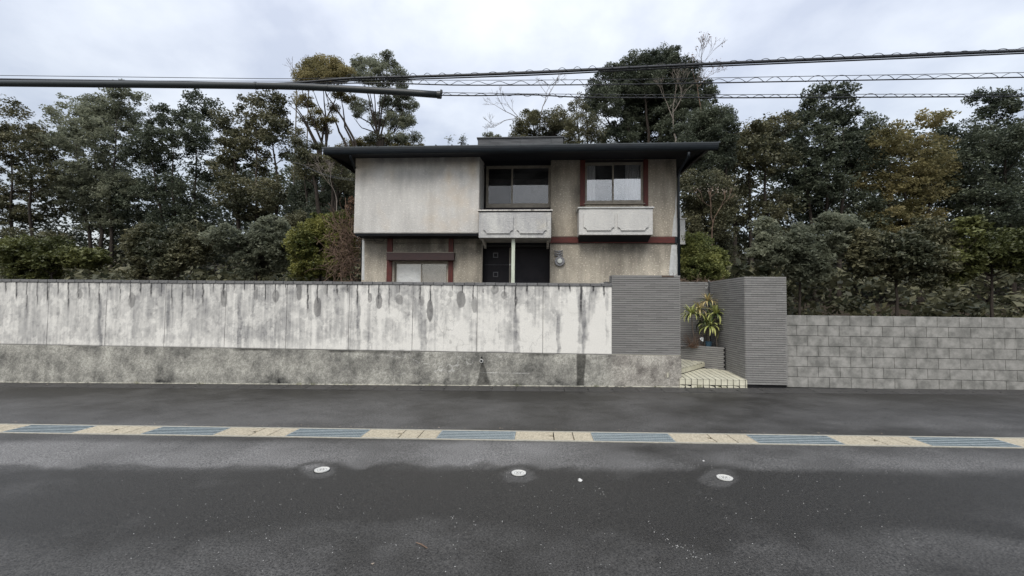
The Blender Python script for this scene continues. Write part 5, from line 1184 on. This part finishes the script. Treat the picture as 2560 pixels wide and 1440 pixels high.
bare('bare_tree', 'leafless twiggy treetop cut by the left edge of the photo', 'tree', (742, 235), (-.15, 0, 1), 1.0, .03, 4, 'pale_bark', 8, .40, 'leafless trees', 25, shrink=.66)
bare('bare_tree', 'bare grey tree arching over the roof left of the bumpy evergreen', 'tree', (1335, 330), (-.75, 0, .65), 1.3, .04, 5, 'pale_bark', 12, .5, 'leafless trees', 26, shrink=.72)
bare('bare_tree', 'bare grey tree rising through the bumpy evergreen above the roof', 'tree', (1350, 300), (.25, 0, 1), 1.1, .035, 5, 'pale_bark', 13, .5, 'leafless trees', 26, shrink=.7)
bare('bare_tree', 'thin bare tree with reddish twigs at the right of the big domed evergreen', 'tree', (1752, 270), (-.15, 0, 1), 1.3, .03, 5, 'vine_bark', 16, .42, 'leafless trees', 26, shrink=.72, leaves=('leaf_dead', 1, .10))
bare('bare_tree', 'pale bare stems in front of the big domed evergreen, right of its middle', 'tree', (1690, 350), (-.1, 0, 1), 1.5, .045, 5, 'pale_bark', 18, .36, 'leafless trees', 23, shrink=.74)
bare('sapling', 'thin sapling with pale dead leaves at the right edge beside the yellow green bush', 'sapling', (1780, 600), (.12, 0, 1), .75, .02, 4, 'vine_bark', 21, .4, None, 14.5, leaves=('leaf_pale_dead', 2, .07))
bare('sapling', 'leafless sapling leaning in front of the dark trees left of the house', 'sapling', (842, 500), (-.4, 0, .8), .7, .013, 5, 'pale_bark', 23, .5, None, 16)
bare('sapling', 'tiny sapling tip peeking over the roof edge left of the roof box', 'sapling', (1120, 372), (0, 0, 1), .35, .012, 3, 'bark', 25, .4, 'sapling tips above the roof edge', 22, leaves=('leaf_greygreen', 3, .09), shrink=.55)
bare('sapling', 'bent small treetop over the roof edge nearest the roof box', 'sapling', (1151, 372), (.1, 0, 1), .30, .014, 3, 'bark', 27, .6, 'sapling tips above the roof edge', 22, leaves=('leaf_dark', 8, .09), shrink=.6)
tree('evergreen_tree', 'small pointed treetop directly behind the left end of the roof box', 'tree', 24, [(1222,340,14,8),(1238,343,14,6)], [[(1222,400),(1219,345),(1217,310)]], .2, 2.4, 30, .11, 'leaf_greygreen', .035, 31, group=G3, dj=.2)
# vines over the left corner
vt = empty('vine', (-4.9, 12.6, 1), 'tangle of bare brown vines hanging between the bright bush and the house corner', 'vine'); rnd = random.Random(9)
mb = MB()
for i in range(230):
    px, py = rnd.gauss(868, 18), rnd.uniform(545, 705); yy = rnd.uniform(12.35, 12.9)
    if px > 902: px = 902 - rnd.random() * 20
    x, z = at(px, py, yy); p = Vector((x, yy, z)); d = Vector((rnd.gauss(0, .6), rnd.gauss(0, .3), rnd.gauss(0, 1))).normalized(); P = [p]
    for j in range(7): d = (d + Vector((rnd.gauss(0, .45), rnd.gauss(0, .25), rnd.gauss(-.05, .45)))).normalized(); p = p + d * .12; P.append(p)
    mb.tube(P, rnd.uniform(.0035, .010), 4, cap=False)
mb.build('stems', 'vine_bark', vt)
P = np.array([[at(rnd.gauss(868, 20), rnd.uniform(548, 700), 12.6)[0], rnd.uniform(12.3, 12.9), 0] for i in range(170)]); P[:, 2] = rng.uniform(2.4, 4.4, 170)
V, F = leaf_cloud(P, .07, .5, .1, 5, .4); npmesh('leaves', V, F, 'leaf_dead', vt)
vt = empty('vine', (-3.2, 9.3, 1), 'dry brown creeper lying along the top of the side wall under the bush', 'vine'); mb = MB()
for i in range(46):
    x = rnd.uniform(3.1, 4.3); yy = BY + rnd.uniform(.0, .25); p = Vector((x, yy, BT + rnd.uniform(0, .06))); d = Vector((rnd.gauss(0, 1), rnd.gauss(0, .4), rnd.gauss(0, .2))).normalized(); P = [p]
    for j in range(5): d = (d + Vector((rnd.gauss(0, .4), rnd.gauss(0, .3), rnd.gauss(0, .25)))).normalized(); p = p + d * .05; P.append(p)
    mb.tube(P, .004, 4, cap=False)
mb.build('stems', 'vine_bark', vt)

# strap-leaved plants in the planter
def strap(mat_, L, w, bend, seed):
    n = 7; mb = MB(); rnd = random.Random(seed)
    a = 0.0; p = Vector((0, 0, 0)); el_ = .0
    for i in range(n + 1):
        t = i / n; ww = w * (math.sin(math.pi * (.12 + .86 * t)) ** .7) * .5; ang = bend * t * t
        mb.v += [(p.x, -ww, p.z + ww * .28), (p.x, 0, p.z), (p.x, ww, p.z + ww * .28)]
        p = p + Vector((math.cos(ang), 0, -math.sin(ang))) * (L / n)
    for i in range(n): k = i * 3; mb.f += [(k, k + 1, k + 4, k + 3), (k + 1, k + 2, k + 5, k + 4)]
    me = bpy.data.meshes.new('leaf'); me.from_pydata(mb.v, [], mb.f); me.materials.append(MATS[mat_]); me.polygons.foreach_set('use_smooth', [True] * len(me.polygons)); return me
SL = {m: [strap(m, L, w, b, i) for i, (L, w, b) in enumerate(((.28, .036, .5), (.33, .036, 1.3), (.37, .042, 2.1), (.24, .034, .2)))] for m in ('leaf_strap', 'leaf_strap_warm', 'leaf_strap_dark')}
def rosette(parent, c, n, m, seed, k=1.0, dark=.25):
    rnd = random.Random(seed)
    n = int(n * 1.45)
    for i in range(n):
        el_ = R_(75 - 95 * (i / n) ** .8 + rnd.uniform(-8, 8)); az_ = i * 2.4 + rnd.uniform(-.3, .3)
        s = k * rnd.uniform(.8, 1.1); mm = m if rnd.random() > dark else 'leaf_strap_dark'
        j = 0 if i < n * .3 else (1 if i < n * .6 else 2)
        if i < 3: j = 3
        instance('leaf', SL[mm][j], c, parent, rot=(rnd.uniform(-.3, .3), -el_, az_), scale=(s, s, s))
def strap_plant(label, roots, seed):
    x, z = at(*roots[0][1], roots[0][2]); t = empty('strap_leaved_plant', (x, roots[0][2], .72), label, 'plant', 'strap-leaved plants in the planter'); mb = MB(); rnd = random.Random(seed)
    for (cx, cy), (bx, by), Y, n, m, k in roots:
        a = at(cx, cy, Y); b = at(bx, by, Y + .05); w = wob((b[0], Y + .05, .70), (a[0], Y, a[1]), 6, .06, rnd); mb.tube(w, [.016 - .006 * i / 6 for i in range(7)], 6)
        rosette(t, (a[0], Y, a[1]), n, m, seed + int(cx), k)
    mb.build('stem', 'pale_bark', t, smooth=True)
strap_plant('left strap-leaved plant with drooping yellow green leaves beside the pier', [((1729, 784), (1745, 862), 9.95, 30, 'leaf_strap', 1.0)], 1)
strap_plant('tallest strap-leaved plant with pale orange leaf tips at the centre of the planter', [((1769, 752), (1762, 862), 10.1, 26, 'leaf_strap_warm', .85), ((1749, 772), (1756, 862), 10.05, 24, 'leaf_strap_warm', .85)], 2)
strap_plant('right strap-leaved plant with long yellow green leaves against the side wall', [((1790, 785), (1794, 866), 9.95, 30, 'leaf_strap', 1.05), ((1774, 815), (1780, 866), 9.9, 30, 'leaf_strap', 1.1), ((1764, 800), (1770, 866), 10.05, 20, 'leaf_strap_dark', 1.0)], 3)
t = empty('grassy_plant', (3.75, 10.05, .72), 'clump of thin dry purplish stems at the left of the planter', 'plant'); mb = MB()
bx = at(1737, 860, 10.0)[0]
for i in range(46):
    a = rnd.uniform(-1, .5); L = rnd.uniform(.18, .42); p = (bx + rnd.uniform(-.10, .10), 10.0 + rnd.uniform(-.05, .05), .72); mb.tube(wob(p, (p[0] + math.sin(a) * L * .9, p[1] - rnd.uniform(0, .1), p[2] + L * math.cos(a)), 4, .05, rnd), [.0045, .004, .0035, .003, .002], 4, cap=False)
mb.build('stems', 'vine_bark', t)
P = np.array([[bx + rnd.gauss(0, .10), 9.98 + rnd.gauss(0, .05), .73 + abs(rnd.gauss(0, .04))] for i in range(160)]); V, F = leaf_cloud(P, .05, .3, .2, 8); npmesh('leaves', V, F, 'leaf_dead', t)
t = empty('flower_pot', (4.0 - .25, 9.9, .72), 'small dark blue pot among the strap-leaved plants', 'flower pot'); x = at(1772, 860, 9.85)[0]
mb = MB(); mb.tube([(x, 9.86, .72), (x, 9.86, .80), (x, 9.86, .86)], [.05, .062, .066], 16); mb.build('pot', 'blue_pot', t, smooth=False); annulus(x, 9.86, .058, .074, .86, .878, 20).build('rim', 'blue_pot', t)
x, z = at(1756, 848, 9.9); mb = MB(); mb.v = [(x - .03, 9.9, z - .03), (x + .012, 9.89, z - .05), (x + .035, 9.92, z + .03), (x - .012, 9.9, z + .045), (x - .05, 9.93, z + .02)]; mb.f = [(0, 1, 2, 3, 4)]
o = mb.build('plant_tag', 'paper_white'); s_ = o.modifiers.new('solid', 'SOLIDIFY'); s_.thickness = .002; tag(o, 'torn white tag stuck among the plants beside the blue pot', 'tag')
# support stick and string on the back wall
x, z = at(1772, 705, 10.48); t = empty('support_stick', (x, 10.48, .72), 'dark stick leaning in the corner above the plants with a loop of white string', 'stick')
mb = MB(); mb.tube([(x - .04, 10.3, .72), (x, 10.48, z + .03)], .012, 6); mb.build('stick', 'cable_black', t)
P = []
for i in range(34): a = i * .42; P.append((x - .03 + .045 * math.sin(a) * (1 - i / 60) - .0012 * i, 10.47 - .01 * math.cos(a), z + .02 - i * .0058 + .03 * math.cos(a)))
mb = MB(); mb.tube(P, .0035, 4); mb.build('string', 'pvc_white', t)
# lumps of debris beside the pier
for i, (px, rx, m, lab) in enumerate(((1516, .075, 'curb_concrete', 'dark rounded stone on the coping against the tiled pier'), (1505, .06, 'block_wall', 'flat grey stone on the coping left of the dark rounded stone'))):
    x, z = at(px, 706, 8.86); mb = dome((x, 8.86, 2.090), rx, (.045, .022)[i], 12, 3); tag(mb.build('stone', m, smooth=True), lab, 'stone')
# dry litter caught along the curb and the drain line
g = np.random.default_rng(5); n = 520
X = g.uniform(-11, 4.4, n); Yl = np.where(g.uniform(0, 1, n) < .75, FOOT - .03 - np.abs(g.normal(size=n)) * .07, STR1 + .01 + np.abs(g.normal(size=n)) * .03)
P = np.stack([X, Yl, gz(X) + .026], -1)
V, F = leaf_cloud(P, .022, .4, 1.2, 6); o = npmesh('litter', V, F, 'leaf_pale_dead'); o['kind'] = 'stuff'
mb = MB(); q = random.Random(4)
for cx in (-4.95, -4.62, -3.9, -2.2, -.4, 1.1, 2.3, 3.1, 3.6, -7.0, -8.4):
    for i in range(q.randint(5, 12)):
        x = cx + q.gauss(0, .05); y = FOOT - .03; p = Vector((x, y, gz(x) + .01)); L = q.uniform(.03, .085); mb.tube([p, p + Vector((q.gauss(0, .3) * L, -.2 * L, .6 * L)), p + Vector((q.gauss(0, .7) * L, -.5 * L, .95 * L))], [.003, .002, .0008], 4, cap=False)
o = mb.build('weeds', 'leaf_bush'); o['kind'] = 'stuff'
